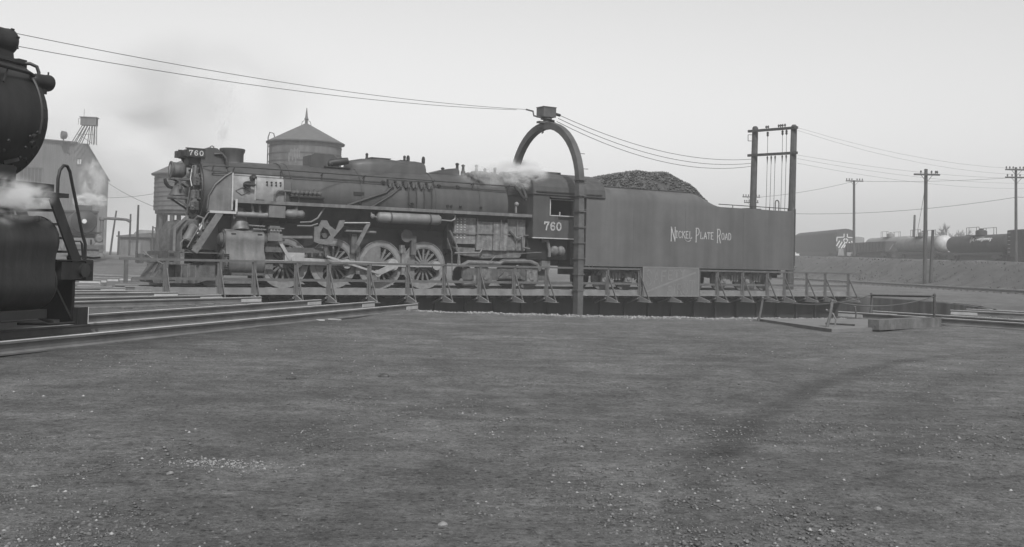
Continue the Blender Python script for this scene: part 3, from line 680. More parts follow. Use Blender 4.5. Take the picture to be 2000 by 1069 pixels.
for i in range(4):
    p, q = fr[i], fr[(i + 1) % 4]; b.bar((p[0], -1.145, p[1]), (q[0], -1.145, q[1]), .02, .012)
part('diamond_mark', b, 'paint')
# top check valves and their feed pipe
b = MB(); b.tube([(-10.35, -1.16, 2.93), (-10.36, -1.2, 3.2), (-10.25, -1.22, 3.32), (-10.0, -1.22, 3.34), (-8.7, -1.26, 3.33)], .04, 8); part('delivery_pipe', b, 'grime')
for i in range(7):
    x = -9.75 + i * .16; b = MB(); b.cyl((x, -1.26, 3.2), (x, -1.26, 3.42 + .04 * (i % 2)), .065, .05, 8); b.ball((x, -1.3, 3.3), .075, 8, 5); part('lubricator_valve', b, 'grime')
b = MB(); b.box(-9.85, -8.6, -1.34, -1.18, 3.14, 3.2); part('lubricator_shelf', b, 'dark')
for x in (-10.0, -9.5): b = MB(); b.cyl((x, -1.2, 2.93), (x, -1.22, 3.3), .022, None, 6); part('shelf_post', b, 'wheel')
b = MB(); b.box(-7.45, -7.05, -1.2, -1.175, 3.34, 3.46); part('washout_cover', b, 'black')
# sander row and sand pipes
b = MB(); b.box(-6.1, -4.25, -1.12, -1.02, 3.93, 4.0); part('sander_shelf', b, 'dark')
for i in range(6):
    x = -5.98 + i * .32; b = MB(); b.box(x - .1, x + .1, -1.17, -1.07, 3.78, 3.96); b.cyl((x - .05, -1.2, 3.72), (x - .05, -1.2, 3.88), .045, None, 8); b.cyl((x + .07, -1.2, 3.73), (x + .07, -1.2, 3.86), .045, None, 8); part('sander', b, 'grime')
for i in range(2, 6):
    x = -5.98 + i * .32; b = MB(); b.tube([(x + .05, -1.18, 3.75), (x + .06, -1.25, 3.5), (x + .06, -1.27, 3.2), (x + .06, -1.27, 2.93)], .022, 6); part('sand_pipe', b, 'dark')
b = MB(); b.tube([(-5.95, -1.16, 3.72), (-6.2, -1.2, 3.5), (-7.7, -1.22, 2.95)], .05, 6); part('sand_pipe', b, 'dark')
b = MB(); b.tube([(-5.6, -1.17, 3.72), (-6.0, -1.22, 3.4), (-6.75, -1.25, 2.95)], .03, 6); part('sand_pipe', b, 'dark')
# domes and casings on top
b = MB(); b.prism([(-8.8, 4.3), (-8.8, 4.74), (-8.68, 4.82), (-7.95, 4.81), (-7.82, 4.70), (-7.7, 4.3)], -.42, .42); part('sand_dome', b, 'paint')
b = MB(); b.lathe((-8.1, -.35, 4.5), (1, -.1, .18), [(0, .1), (.05, .13), (.5, .14), (.72, .12), (.74, .05)], 12); b.ball((-8.05, -.35, 4.48), .15); part('whistle', b, 'dark')
b = MB(); b.box(-8.3, -7.3, -.5, -.3, 4.34, 4.38); part('whistle_bracket', b, 'dark')
sec = []
for x, hw, zt, zb in ((-7.35, .1, 4.55, 4.35), (-7.2, .34, 4.68, 4.3), (-6.8, .5, 4.76, 4.2), (-6.1, .56, 4.82, 4.15), (-5.4, .56, 4.79, 4.15), (-4.6, .55, 4.81, 4.15), (-4.25, .5, 4.78, 4.15), (-4.18, .42, 4.72, 4.2)):
    sec.append([(x, -hw, zb), (x, -hw, zt - .22), (x, -hw * .86, zt - .08), (x, -hw * .55, zt), (x, hw * .55, zt), (x, hw * .86, zt - .08), (x, hw, zt - .22), (x, hw, zb)])
b = MB(); vs = [p for q in sec for p in q]; b.add(vs, [(i * 8 + k, i * 8 + k + 1, i * 8 + 9 + k, i * 8 + 8 + k) for i in range(len(sec) - 1) for k in range(7)] + [tuple(range(8)), tuple(range(len(vs) - 1, len(vs) - 9, -1))]); part('sand_dome_casing', b, 'paint')
for x, h in ((-6.55, .12), (-4.2, .16), (-5.0, .14), (-4.85, .16)): b = MB(); b.cyl((x, -.2, 4.76), (x, -.2, 4.80 + h), .05 if h < .15 else .07, None, 8); b.ball((x, -.2, 4.82 + h), .06, 8, 5); part('casing_valve', b, 'dark')
b = MB(); b.box(-6.4, -5.6, -.3, .3, 4.82, 4.85); b.box(-5.2, -4.9, -.3, .3, 4.80, 4.83); part('casing_hatch', b, 'dark')
# turret, safety valves and pipework over the firebox
b = MB(); b.prism([(-4.0, 4.40), (-3.2, 4.62), (-2.75, 4.68), (-2.72, 4.4)], -.35, .35); part('turret_casing', b, 'paint')
for x, y, h in ((-3.35, -.2, .2), (-2.68, -.15, .42), (-2.58, .05, .44), (-2.5, -.3, .36), (-1.9, -.3, .4), (-1.4, -.1, .3), (-1.05, -.3, .34)):
    b = MB(); b.lathe((x, y, 4.38), (0, 0, 1), [(0, .1), (h * .5, .09), (h * .6, .06), (h, .05), (h + .06, .08), (h + .1, .03)], 10); part('safety_valve', b, 'dark')
for i in range(9):
    x = -2.4 + i * .27; b = MB(); r_ = rp.uniform(.05, .1); z = 4.3 + rp.uniform(-.05, .12)
    b.tube([(x, -.75, z - .2), (x + rp.uniform(-.1, .2), -.55, z + .1), (x + .2, -.2, z + .2), (x + .3, .2, z + .2)], r_, 8); b.ball((x + .05, -.6, z + .08), r_ * 1.7, 8, 5); part('turret_pipe', b, rp.choice(('grime', 'dark', 'paint')))
b = MB(); b.box(-2.1, -1.65, -.95, -.6, 3.92, 4.35); part('turret_box', b, 'paint')
b = MB(); b.tube([(-.45, -1.05, 4.2), (-.3, -1.2, 4.05), (-.22, -1.3, 3.75), (-.2, -1.33, 3.5)], .09, 8); part('steam_pipe', b, 'dark')
b = MB(); b.tube([(-.6, -1.1, 4.05), (-.5, -1.3, 3.85), (-.35, -1.33, 3.6), (-.15, -1.35, 3.6)], .07, 8); part('steam_pipe', b, 'dark')
b = MB(); b.cyl((-.62, -1.27, 3.0), (-.62, -1.27, 3.3), .045, None, 8); b.ball((-.6, -1.27, 3.34), .1, 8, 5); part('blowoff_valve', b, 'res')
for x in (-5.25, -5.12, -3.65, -3.5, -3.1, -2.2): b = MB(); b.cyl((x, -1.15, 3.15), (x, -1.28, 3.12), .05, None, 8); part('washout_plug', b, 'dark')
for x in (-6.25, -3.95, -3.15): b = MB(); b.cyl((x, -1.0, 3.9), (x, -1.14, 3.86), .06, None, 8); part('washout_plug', b, 'dark')
# firebox below the running board
for i, (x0, x1, z0, z1, w) in enumerate(((-3.3, -2.35, 1.72, 2.72, -1.18), (-2.35, -1.62, 1.5, 2.6, -1.22), (-1.62, -.95, 1.5, 2.6, -1.26), (-.95, -.1, 1.52, 2.75, -1.2))):
    b = MB(); b.box(x0, x1 - .02, w, w + .3, z0, z1)
    part('firebox_plate', b, 'firebox')
b = MB(); b.box(-3.5, .0, -1.0, 1.0, 1.5, 3.0); part('firebox', b, 'dark')
b = MB(); b.box(.0, 1.95, -1.15, 1.15, 1.2, 2.04); part('cab_underframe', b, 'dark')
for i in range(3):
    for j in range(8):
        x, z = -3.18 + .16 * i, 1.95 + .1 * j; b = MB(); b.cyl((x, -1.16, z), (x, -1.21, z), .03, None, 6); part('staybolt_cap', b, 'rim')
b = MB(); b.prism([(-3.3, 1.6), (-.1, 1.5), (-.3, 1.25), (-2.0, 1.18), (-3.0, 1.3)], -1.1, 1.1); part('ash_pan', b, 'firebox')
b = MB(); b.box(-3.4, 1.2, -1.27, -1.24, 2.12, 2.16); b.tube([(-3.3, -1.26, 1.36), (-2.2, -1.26, 1.40), (-2.1, -1.26, 1.55)], .04, 6); b.tube([(-3.15, -1.28, 1.35), (-3.1, -1.28, .95)], .05, 6); part('injector_pipe', b, 'wheel')
for x in (-2.35, -1.3, -.55): b = MB(); b.tube([(x, -1.28, 2.7), (x + .02, -1.29, 2.1), (x - .05, -1.29, 1.6)], .025, 6); part('firebox_pipe', b, 'wheel')
b = MB(); b.tube([(-.9, -1.3, 2.3), (-.6, -1.35, 2.0), (-.35, -1.35, 2.1), (-.3, -1.35, 1.65), (.0, -1.35, 1.6)], .05, 6); part('injector_pipe', b, 'wheel')
b = MB(); b.tube([(.6, -1.3, 1.95), (.85, -1.35, 1.95), (.95, -1.35, 1.6), (.95, -1.35, 1.3)], .07, 8); part('injector', b, 'wheel')
for x in (1.2, 1.5): b = MB(); b.ball((x, -1.35, 1.55), .2, 12, 8, (1, .9, 1.05)); part('cold_water_pump', b, 'firebox')
b = MB(); b.tube([(-1.9, -1.3, .95), (-1.5, -1.3, 1.3), (-.3, -1.3, 1.42), (.6, -1.3, 1.48)], .016, 6); part('drain_pipe', b, 'wheel')
# cab
b = MB()
for s in (-1, 1):
    w = 1.52 * s; y0, y1 = sorted((w, w + .04 * s))
    b.box(0, .8, y0, y1, 2.06, 3.8); b.box(.8, 1.96, y0, y1, 2.06, 2.96); b.box(.8, 1.96, y0, y1, 3.6, 3.8); b.box(1.92, 1.98, y0, y1, 2.06, 3.8)
b.box(0, .04, -1.52, 1.52, 2.06, 3.8)
cab = part('cab_side', b, 'paint')
b = MB(); b.box(.05, 1.9, -1.5, 1.5, 2.05, 2.1); part('cab_floor', b, 'black')
b = MB(); b.box(.04, .3, -1.2, 1.2, 2.1, 4.3); part('backhead', b, 'black')
b = MB()
nR = 14; ar = [(-1.62 * math.cos(PI * i / nR), 3.78 + .98 * math.sin(PI * i / nR) ** .75) for i in range(nR + 1)]
for i in range(nR):
    (y0, z0), (y1, z1) = ar[i], ar[i + 1]
    b.add([(-.05, y0, z0), (3.5, y0, z0), (3.5, y1, z1), (-.05, y1, z1), (-.05, y0 * .97, z0 - .05), (3.5, y0 * .97, z0 - .05), (3.5, y1 * .97, z1 - .05), (-.05, y1 * .97, z1 - .05)], [(0, 1, 2, 3), (7, 6, 5, 4), (0, 4, 5, 1), (1, 5, 6, 2), (3, 2, 6, 7), (0, 3, 7, 4)])
rf = part('cab_roof', b, 'paint', LO, 25)
b = MB(); b.prism([(y, z) for y, z in ar], -.04, 0.0, 'yz'); part('cab_front', b, 'paint')
b = MB(); b.box(.5, 2.0, -.5, .5, 4.72, 4.80); part('roof_hatch', b, 'paint', rf)
b = MB(); b.box(.1, 3.3, -1.66, -1.60, 3.86, 3.9); part('rain_gutter', b, 'dark', rf)
b = MB(); b.box(.1, 3.5, -1.2, -1.17, 4.38, 4.41); part('roof_seam', b, 'dark', rf)
b = MB(); b.box(.8, 1.92, -1.58, -1.56, 3.585, 3.61); b.box(.78, .82, -1.58, -1.56, 2.94, 3.61); b.box(.78, 1.94, -1.58, -1.56, 2.94, 2.975); wf = part('cab_window', b, 'rim', LO)
b = MB(); b.box(1.2, 1.9, -1.64, -1.56, 2.88, 2.93); part('armrest', b, 'dark', wf)
b = MB(); b.box(1.3, 1.34, -1.5, -1.46, 2.95, 3.12); part('cab_lever', b, 'rim')
b = MB(); b.add([(.75, -1.565, 3.72), (2.0, -1.565, 3.72), (2.0, -1.78, 3.66), (.75, -1.78, 3.66)], [(0, 1, 2, 3)]); b.v += [(x, y, z - .02) for x, y, z in b.v]; b.f.append((7, 6, 5, 4)); part('window_visor', b, 'paint', wf)
b = MB(); b.box(.0, 1.98, -1.57, -1.5, 2.03, 2.07); part('cab_sill', b, 'rim')
b = MB(); x = .56
for ch in '760': glyph(b, ch, x, 2.38, .2, .3, .06, -1.563, .006, True); x += .29
part('cab_number', b, 'letter', cab)
for y in (-1.55, -1.5): b = MB(); b.cyl((2.08, y, 1.4), (2.08, y, 3.7), .02, None, 6); part('grab_iron', b, 'wheel')
b = MB(); b.box(1.97, 2.5, -1.35, 1.35, 1.0, 3.8); part('vestibule_curtain', b, 'black')
# frame
for s in (-1, 1):
    y0, y1 = sorted((.48 * s, .6 * s)); b = MB(); b.box(-12.9, -3.3, y0, y1, .75, 1.25); b.box(-3.3, 1.9, y0, y1, .95, 1.35); part('bar_frame', b, 'dark')
b = MB(); b.lathe((-12.3, 0, BZ), (1, 0, 0), [(0, .9), (8.9, 1.0)], 20); b.box(-12.2, -10.8, -.9, .9, 1.0, 2.4); part('saddle', b, 'dark')
b = MB(); b.box(-10.6, -3.4, -.62, .62, 1.30, 2.4); part('boiler_underside', b, 'dark')
b = MB(); b.box(-10.7, -3.2, -.46, .46, .28, 1.29); part('frame_core', b, 'black')
# driving wheels
RD = .865
def seg_poly(r, a0, a1, chord):
    pts = arc(0, 0, r, a0, a1, 14); return pts
wheel_src = {}
def driver(x, y, s, big=False):
    key = (s, big)
    if key not in wheel_src:
        b = MB(); b.lathe((0, 0, 0), (0, 1, 0), [(-.07, RD * .80), (-.07, RD), (.07, RD), (.07, RD * .80)], 40, True); b.lathe((0, -s * -.08, 0), (0, 1, 0), [(-.02, RD), (-.02, RD + .025), (.02, RD + .025), (.02, RD)], 40, True)
        w = part('driving_wheel', b, 'tyre')
        b = MB()
        for k in range(16):
            a = 2 * PI * k / 16; b.bar((.14 * math.cos(a), 0, .14 * math.sin(a)), (RD * .82 * math.cos(a), 0, RD * .82 * math.sin(a)), .07, .055, (0, 1, 0))
        b.cyl((0, -.1, 0), (0, .1, 0), .19, None, 16); b.lathe((0, 0, 0), (0, 1, 0), [(-.06, RD * .74), (-.06, RD * .81), (.06, RD * .81), (.06, RD * .74)], 32, True); part('spokes', b, 'wheel', w)
        b = MB(); b.prism(arc(0, 0, RD * .80, 92 if big else 124, 262 if big else 236, 18), *sorted((.055 * s, .09 * s))); part('counterweight', b, 'wheel', w)
        b = MB(); b.cyl((0, 0, 0), (.43, 0, 0), .13, .11, 8); b.cyl((.43, -.1, 0), (.43, .1, 0), .13, None, 12); part('crank', b, 'wheel', w)
        w.location = (x, y, RD); wheel_src[key] = w
    else: inst(wheel_src[key], LO, (x, y, RD))
DX = (-9.84, -8.0, -6.18, -4.38)
for x in DX:
    for s in (-1, 1): driver(x, .75 * s, s, x == DX[2])
    b = MB(); b.cyl((x, -.7, RD), (x, .7, RD), .11); part('axle', b, 'dark')
def swheel(x, y, r, m='tyre', parent=LO, name='wheel'):
    b = MB(); b.lathe((x, y - .06, r), (0, 1, 0), [(0, r * .8), (0, r), (.12, r), (.12, r * .8), (.07, r * .76), (.05, r * .3), (.0, r * .28), (.0, .02)], 28); return b.build(name, K[m], parent)
for s in (-1, 1):
    swheel(-12.35, .75 * s, .42, 'wheel', LO, 'pilot_wheel')
    swheel(-1.82, .75 * s, .46, 'wheel', LO, 'trailing_wheel'); swheel(.3, .75 * s, .55, 'wheel', LO, 'trailing_wheel')
b = MB(); b.tube([(-2.9, -1.05, .85), (-2.6, -1.05, 1.02), (-1.2, -1.05, 1.0), (-1.0, -1.05, 1.1), (.2, -1.05, 1.12), (.55, -1.05, 1.0), (.7, -1.05, .75)], .09, 8); part('trailing_truck_frame', b, 'wheel')
b = MB(); b.box(-2.8, 1.0, -.98, -.9, .35, .8); part('trailing_truck_side', b, 'grime')
for x in (-1.82, .3): b = MB(); b.box(x - .25, x + .25, -1.12, -.97, .25, .78); b.cyl((x, -1.15, .5), (x, -1.0, .5), .15); part('journal_box', b, 'firebox')
for x in (-.9, -.6): 
    b = MB()
    for k in range(5): b.box(x - .3 + .05 * k, x + .3 - .05 * k + .2, -1.1, -.98, .42 + .05 * k, .46 + .05 * k)
    part('leaf_spring', b, 'firebox')
b = MB(); b.box(.7, 1.1, -1.2, -.8, .8, 1.15); part('trailing_booster', b, 'wheel')
b = MB(); b.tube([(-3.5, -1.2, 2.2), (-3.35, -1.25, 1.9), (-3.15, -1.25, 1.5), (-3.15, -1.25, .9)], .03, 6); part('sand_pipe', b, 'wheel')
b = MB(); b.tube([(-3.6, -1.2, 1.9), (-3.4, -1.2, 1.4), (-3.35, -1.2, .5)], .02, 6); part('brake_pipe', b, 'wheel')
b = MB(); b.tube([(-3.0, -1.15, .35), (-2.85, -1.2, .2), (-2.4, -1.2, .22), (-2.35, -1.15, .5)], .09, 8); part('brake_cylinder', b, 'wheel')
# cylinders and valve gear
for s in (-1, 1):
    y = 1.15 * s; b = MB()
    prof = arc(y, 1.62, .34, -20, 200, 14) + [(y - .36, 1.2), (y - .44, .95)] + arc(y, .86, .46, 175, 365, 14) + [(y + .44, .95), (y + .36, 1.2)]
    b.prism(prof, -12.08, -10.78, 'yz'); cl = part('cylinder', b, 'cyl', LO, 30)
    for x0, d in ((-12.08, -1), (-10.78, 1)):
        b = MB(); b.lathe((x0, y, .86), (d, 0, 0), [(0, .42), (.04, .42), (.06, .36), (.1, .12)], 20); b.lathe((x0, y, 1.62), (d, 0, 0), [(0, .3), (.05, .3), (.06, .22), (.16, .18), (.2, .1)], 18); part('cylinder_head', b, 'grime', cl)
    b = MB(); b.cyl((-11.5, y * .97, 1.9), (-11.5, y * .9, 2.16), .31, .29, 18); b.cyl((-11.5, y * .9, 2.1), (-11.5, y * .7, 2.6), .26, .26, 16); part('steam_pipe', b, 'cyl')
    for q in range(2): b = MB(); b.box(-11.9 + .9 * q, -11.75 + .9 * q, y + .3 * s - .02, y + .3 * s + .02, 1.78, 1.82); part('jacket_slot', b, 'black', cl)
b = MB()
for k in range(9): b.cyl((-12.13, -1.5 + .0 * k, .62 + .06 * k), (-12.0, -1.62, .62 + .06 * k), .025, None, 6)
part('cylinder_studs', b, 'dark')['kind'] = 'stuff'
b = MB(); b.box(-11.9, -10.75, -1.62, -1.55, .42, .5); part('cylinder_cocks', b, 'grime')
y = -1.15
b = MB(); b.box(-10.65, -8.55, y - .06, y + .06, 1.22, 1.40); part('crosshead_guide', b, 'grime')
b = MB(); b.box(-9.95, -9.25, y - .1, y + .1, .86, 1.22); b.cyl((-9.6, y - .16, 1.0), (-9.6, y + .1, 1.0), .14); part('crosshead', b, 'rod')
b = MB(); b.cyl((-10.75, y, .9), (-9.9, y, .9), .055); part('piston_rod', b, 'rod')
b = MB(); b.bar((-9.6, -1.12, 1.0), (DX[2] + .43, -1.12, RD), .07, .12); part('main_rod', b, 'rod')
for i in range(3): b = MB(); b.bar((DX[i] + .43, -.95, RD), (DX[i + 1] + .43, -.95, RD), .06, .13); part('side_rod', b, 'rod')
for x in DX: b = MB(); b.cyl((x + .43, -1.06, RD), (x + .43, -.88, RD), .17 if x != DX[2] else .22, None, 14); part('crank_pin', b, 'rod')
b = MB(); b.bar((DX[2] + .43, -1.24, RD), (-6.45, -1.24, .55), .06, .2); b.cyl((-6.45, -1.3, .55), (-6.45, -1.2, .55), .13); part('eccentric_crank', b, 'rod')
b = MB(); b.bar((-6.45, -1.32, .55), (-8.45, -1.32, 1.12), .05, .07); part('eccentric_rod', b, 'rod')
# link bracket with its opening
outer = [(-8.98, 1.62), (-8.98, 2.14), (-8.82, 2.16), (-8.72, 2.38), (-8.52, 2.38), (-8.42, 2.2), (-8.18, 2.05), (-8.05, 2.4), (-7.85, 2.42), (-7.9, 2.2), (-8.25, 1.8), (-8.3, 1.62), (-8.5, 1.52), (-8.8, 1.55)]
inner = [(-8.74, 1.72), (-8.76, 1.95), (-8.66, 2.14), (-8.48, 2.05), (-8.38, 1.86), (-8.5, 1.72), (-8.6, 1.68)]
b = MB(); n = len(outer)
b.prism([(-8.98, 1.62), (-8.98, 2.14), (-8.82, 2.16), (-8.76, 1.95), (-8.76, 1.72), (-8.8, 1.55)], -1.42, -1.36)
b.prism([(-8.82, 2.16), (-8.72, 2.38), (-8.52, 2.38), (-8.42, 2.2), (-8.48, 2.05), (-8.66, 2.14), (-8.76, 1.95)], -1.42, -1.36)
b.prism([(-8.42, 2.2), (-8.18, 2.05), (-8.05, 2.4), (-7.85, 2.42), (-7.9, 2.2), (-8.25, 1.8), (-8.38, 1.86), (-8.48, 2.05)], -1.42, -1.36)
b.prism([(-8.38, 1.86), (-8.25, 1.8), (-8.3, 1.62), (-8.5, 1.52), (-8.8, 1.55), (-8.76, 1.72), (-8.5, 1.72)], -1.42, -1.36)
part('link_bracket', b, 'wheel')
b = MB(); b.bar((-8.45, -1.3, 1.12), (-8.6, -1.3, 1.9), .06, .13); b.cyl((-8.6, -1.44, 1.85), (-8.6, -1.3, 1.85), .09); part('expansion_link', b, 'grime')
b = MB(); b.bar((-9.0, -1.3, 1.78), (-10.3, -1.25, 1.74), .05, .09); part('radius_rod', b, 'wheel')
b = MB(); b.bar((-10.3, -1.25, 1.80), (-9.75, -1.25, .95), .05, .11); part('combination_lever', b, 'rod')
b = MB(); b.box(-10.62, -10.1, -1.36, -1.1, 1.6, 1.85); b.box(-10.55, -10.2, -1.34, -1.12, 1.85, 2.12); b.box(-10.6, -10.05, -1.38, -1.3, 2.02, 2.06); part('valve_crosshead', b, 'cyl')
for i in range(4): b = MB(); b.cyl((-10.5 + .11 * i, -1.36, 1.92), (-10.5 + .11 * i, -1.3, 2.05), .04, None, 8); part('oil_cup', b, 'wheel')
b = MB(); b.cyl((-7.9, -1.32, 2.32), (-6.85, -1.32, 2.36), .03); part('reach_rod', b, 'rod')
b = MB(); b.bar((-6.88, -1.3, 2.36), (-7.3, -1.28, 1.55), .06, .14); part('reverse_arm', b, 'wheel')
b = MB(); b.cyl((-7.7, -1.1, 2.05), (-6.5, -1.1, 2.03), .05); part('reverse_shaft', b, 'wheel')
for x in (-7.3, -4.9): b = MB(); b.box(x - .1, x + .1, -1.0, -.85, 1.25, 1.95); part('guide_yoke', b, 'grime')
for x in (-7.1, -5.28): b = MB(); b.box(x - .07, x + .07, -.95, -.75, .5, 1.5); b.box(x - .14, x + .02, -.97, -.8, 1.3, 1.6); part('brake_hanger', b, 'firebox')
# boxes hanging below the running board
b = MB(); b.box(-10.66, -10.08, -1.52, -1.2, 2.40, 2.80); part('mechanical_lubricator', b, 'cyl')
b = MB(); b.cyl((-11.78, -1.35, 2.46), (-10.66, -1.35, 2.46), .09, None, 12); part('exhaust_pipe', b, 'tyre')
b = MB(); b.lathe((-10.05, -1.38, 2.55), (1, 0, 0), [(0, .08), (.08, .15), (.3, .17), (.5, .13), (.62, .15), (.7, .08)], 12); b.cyl((-9.65, -1.38, 2.65), (-9.65, -1.38, 2.82), .06); part('power_reverse', b, 'cyl')
for x in (-11.2, -10.95): b = MB(); b.bar((x, -1.3, 2.88), (x + .06, -1.3, 2.55), .04, .08); part('hanger', b, 'wheel')
b = MB(); b.tube([(-8.6, -1.35, 2.85), (-8.85, -1.38, 2.45), (-9.1, -1.38, 2.3), (-9.5, -1.38, 2.27)], .035, 6); part('drain_pipe', b, 'wheel')
b = MB(); b.tube([(-8.85, -1.38, 2.25), (-9.1, -1.38, 2.16), (-9.6, -1.38, 2.15)], .035, 6); part('drain_pipe', b, 'wheel')
b = MB(); b.tube([(-11.3, -1.4, 2.1), (-10.75, -1.4, 2.08)], .03, 6); part('drain_pipe', b, 'wheel')
b = MB(); b.tube([(-11.15, -1.4, 1.98), (-10.7, -1.4, 1.97)], .03, 6); part('drain_pipe', b, 'wheel')
# air reservoir
for s in (-1, 1):
    b = MB(); b.lathe((-6.62, 1.38 * s, 2.58), (1, 0, 0), [(0, .05), (.03, .15), (.1, .2), (2.5, .2), (2.58, .15), (2.62, .05)], 22); rs_ = part('air_reservoir', b, 'res')
    for x in (-6.1, -4.5): b = MB(); b.lathe((x, 1.38 * s, 2.58), (1, 0, 0), [(-.03, .19), (-.03, .212), (.03, .212), (.03, .19)], 22, True); b.box(x - .03, x + .03, 1.38 * s - .03, 1.38 * s + .03, 2.78, 2.886); part('strap', b, 'paint', rs_)
b = MB(); b.tube([(-4.0, -1.38, 2.58), (-3.55, -1.38, 2.56), (-3.4, -1.38, 2.64), (-3.38, -1.36, 2.78), (-3.5, -1.36, 2.83), (-3.9, -1.36, 2.84)], .03, 6); part('reservoir_pipe', b, 'tyre')
b = MB(); b.tube([(-6.62, -1.38, 2.58), (-6.8, -1.38, 2.6), (-6.85, -1.38, 2.75)], .04, 6); b.ball((-6.78, -1.4, 2.6), .09, 8, 5); part('reservoir_pipe', b, 'firebox')
b = MB(); b.cyl((-5.2, -1.0, 1.95), (-5.2, -.9, 1.95), .24, .24, 16); part('air_drum', b, 'grime')

# ================================================================== TENDER
TE = thing('tender', 'smooth grey tender lettered NICKEL PLATE ROAD behind the locomotive', 'tender', (0, 42, .17), TH)
def tp(name, mb, m, parent=TE, sharp=38): return mb.build(name, K[m], parent, sharp)
def sect(t):
    # cross-section of the tank at station t: half width, top height
    top = 3.73
    if t < 8.4: top = 4.28
    elif t < 9.95:
        f = (t - 8.4) / 1.55; top = 4.28 - .55 * (f * f * (3 - 2 * f))
    return top
ts = [2.62, 2.9, 3.3, 4.5, 6, 7.5, 8.3, 8.4, 8.6, 8.8, 8.95, 9.15, 9.35, 9.55, 9.75, 9.95, 11, 12.5, 14, 14.5, 14.6]
sec = []
for t in ts:
    tz = sect(t); bw_ = max(0, (tz - 3.73) / .55)
    hw = 1.545 if t < 14.55 else 1.50
    ey = .42 * bw_; ez = .58 * bw_ + .02
    pts = [(-hw, 1.06), (-hw, tz - ez)]
    for k in range(1, 6):
        a = PI / 2 * k / 5; pts.append((-hw + (ey + .02) * (1 - math.cos(a)), tz - ez + ez * math.sin(a)))
    sec.append([(t, y, z) for y, z in pts] + [(t, -y, z) for y, z in pts[::-1]])
m_ = len(sec[0]); b = MB(); vs = [p for q in sec for p in q]
b.add(vs, [(i * m_ + k, i * m_ + k + 1, i * m_ + m_ + k + 1, i * m_ + m_ + k) for i in range(len(sec) - 1) for k in range(m_ - 1)] + [tuple(range(m_)), tuple(range(len(vs) - 1, len(vs) - m_ - 1, -1))])
tk = tp('tank', b, 'tender', TE, 30)
b = MB(); b.box(2.55, 14.66, -1.56, 1.56, .98, 1.058); tp('tank_sill', b, 'tender')
b = MB(); b.box(3.0, 8.4, -1.12, -1.08, 4.27, 4.32); tp('coal_board', b, 'dark')
for x in (5.05, 7.9, 11.35): b = MB(); b.box(x - .008, x + .008, -1.5495, -1.5455, 1.07, 3.55); tp('plate_seam', b, 'tender', tk)
b = MB(); b.box(2.7, 14.5, -.6, .6, .6, .98); tp('frame', b, 'dark')
b = MB(); b.box(2.58, 2.64, -1.565, -1.5, 1.0, 4.0); tp('corner_post', b, 'tender')
b = MB(); x = 7.1
for word, xs in (('NICKEL', None), ('PLATE', None), ('ROAD', None)):
    for i, ch in enumerate(word):
        if i == 0:
            glyph(b, ch, x, 2.13, .20, .60, .042, -1.551, .008, True); x += .27
        else:
            glyph(b, ch, x, 2.28, .145, .29, .032, -1.551, .008, True); x += .205 if ch != 'I' else .15
    x += .16
b.tube([(7.86, -1.551, 2.27), (7.93, -1.551, 2.17), (8.05, -1.551, 2.13), (8.16, -1.551, 2.16), (8.2, -1.551, 2.22)], .012, 4)
tp('lettering', b, 'letter', tk)
b = MB(); b.tube([(9.95, -1.4, 3.86), (14.4, -1.4, 3.86)], .02, 6)
hr = tp('handrail', b, 'dark')
for x in (10.8, 12.0, 13.1, 14.3): b = MB(); b.cyl((x, -1.4, 3.73), (x, -1.4, 3.87), .018, None, 6); tp('stanchion', b, 'dark', hr)
b = MB(); b.tube([(13.68, -1.2, 3.72), (13.68, -1.2, 4.1)] + [(13.8 + .12 * math.cos(math.radians(a)), -1.2, 4.12 + .12 * math.sin(math.radians(a))) for a in (180, 135, 90, 45, 0)] + [(13.92, -1.2, 4.1), (13.92, -1.2, 3.72)], .028, 6); tp('hatch_hoop', b, 'tender')
b = MB(); b.tube([(14.62, -1.4, 3.72), (14.64, -1.4, 3.85), (14.72, -1.4, 3.92), (14.8, -1.4, 3.85), (14.8, -1.4, 1.2)], .025, 6); b.cyl((14.8, -.95, 1.2), (14.8, -.95, 3.8), .025, None, 6)
ld = tp('rear_ladder', b, 'tender')
for k in range(8): b = MB(); b.cyl((14.8, -1.4, 1.35 + .33 * k), (14.8, -.95, 1.35 + .33 * k), .018, None, 6); tp('rung', b, 'tender', ld)
b = MB(); b.box(12.6, 13.5, -.5, .5, 3.72, 3.84); tp('water_hatch', b, 'dark')
b = MB(); b.box(14.66, 15.0, -.16, .16, .78, 1.0); b.box(14.95, 15.1, -.25, .2, .74, 1.04); tp('coupler', b, 'grime')
b = MB(); b.box(14.3, 14.62, -1.5, -1.3, .4, .43); b.box(14.3, 14.33, -1.5, -1.3, .43, .98); tp('step', b, 'grime')
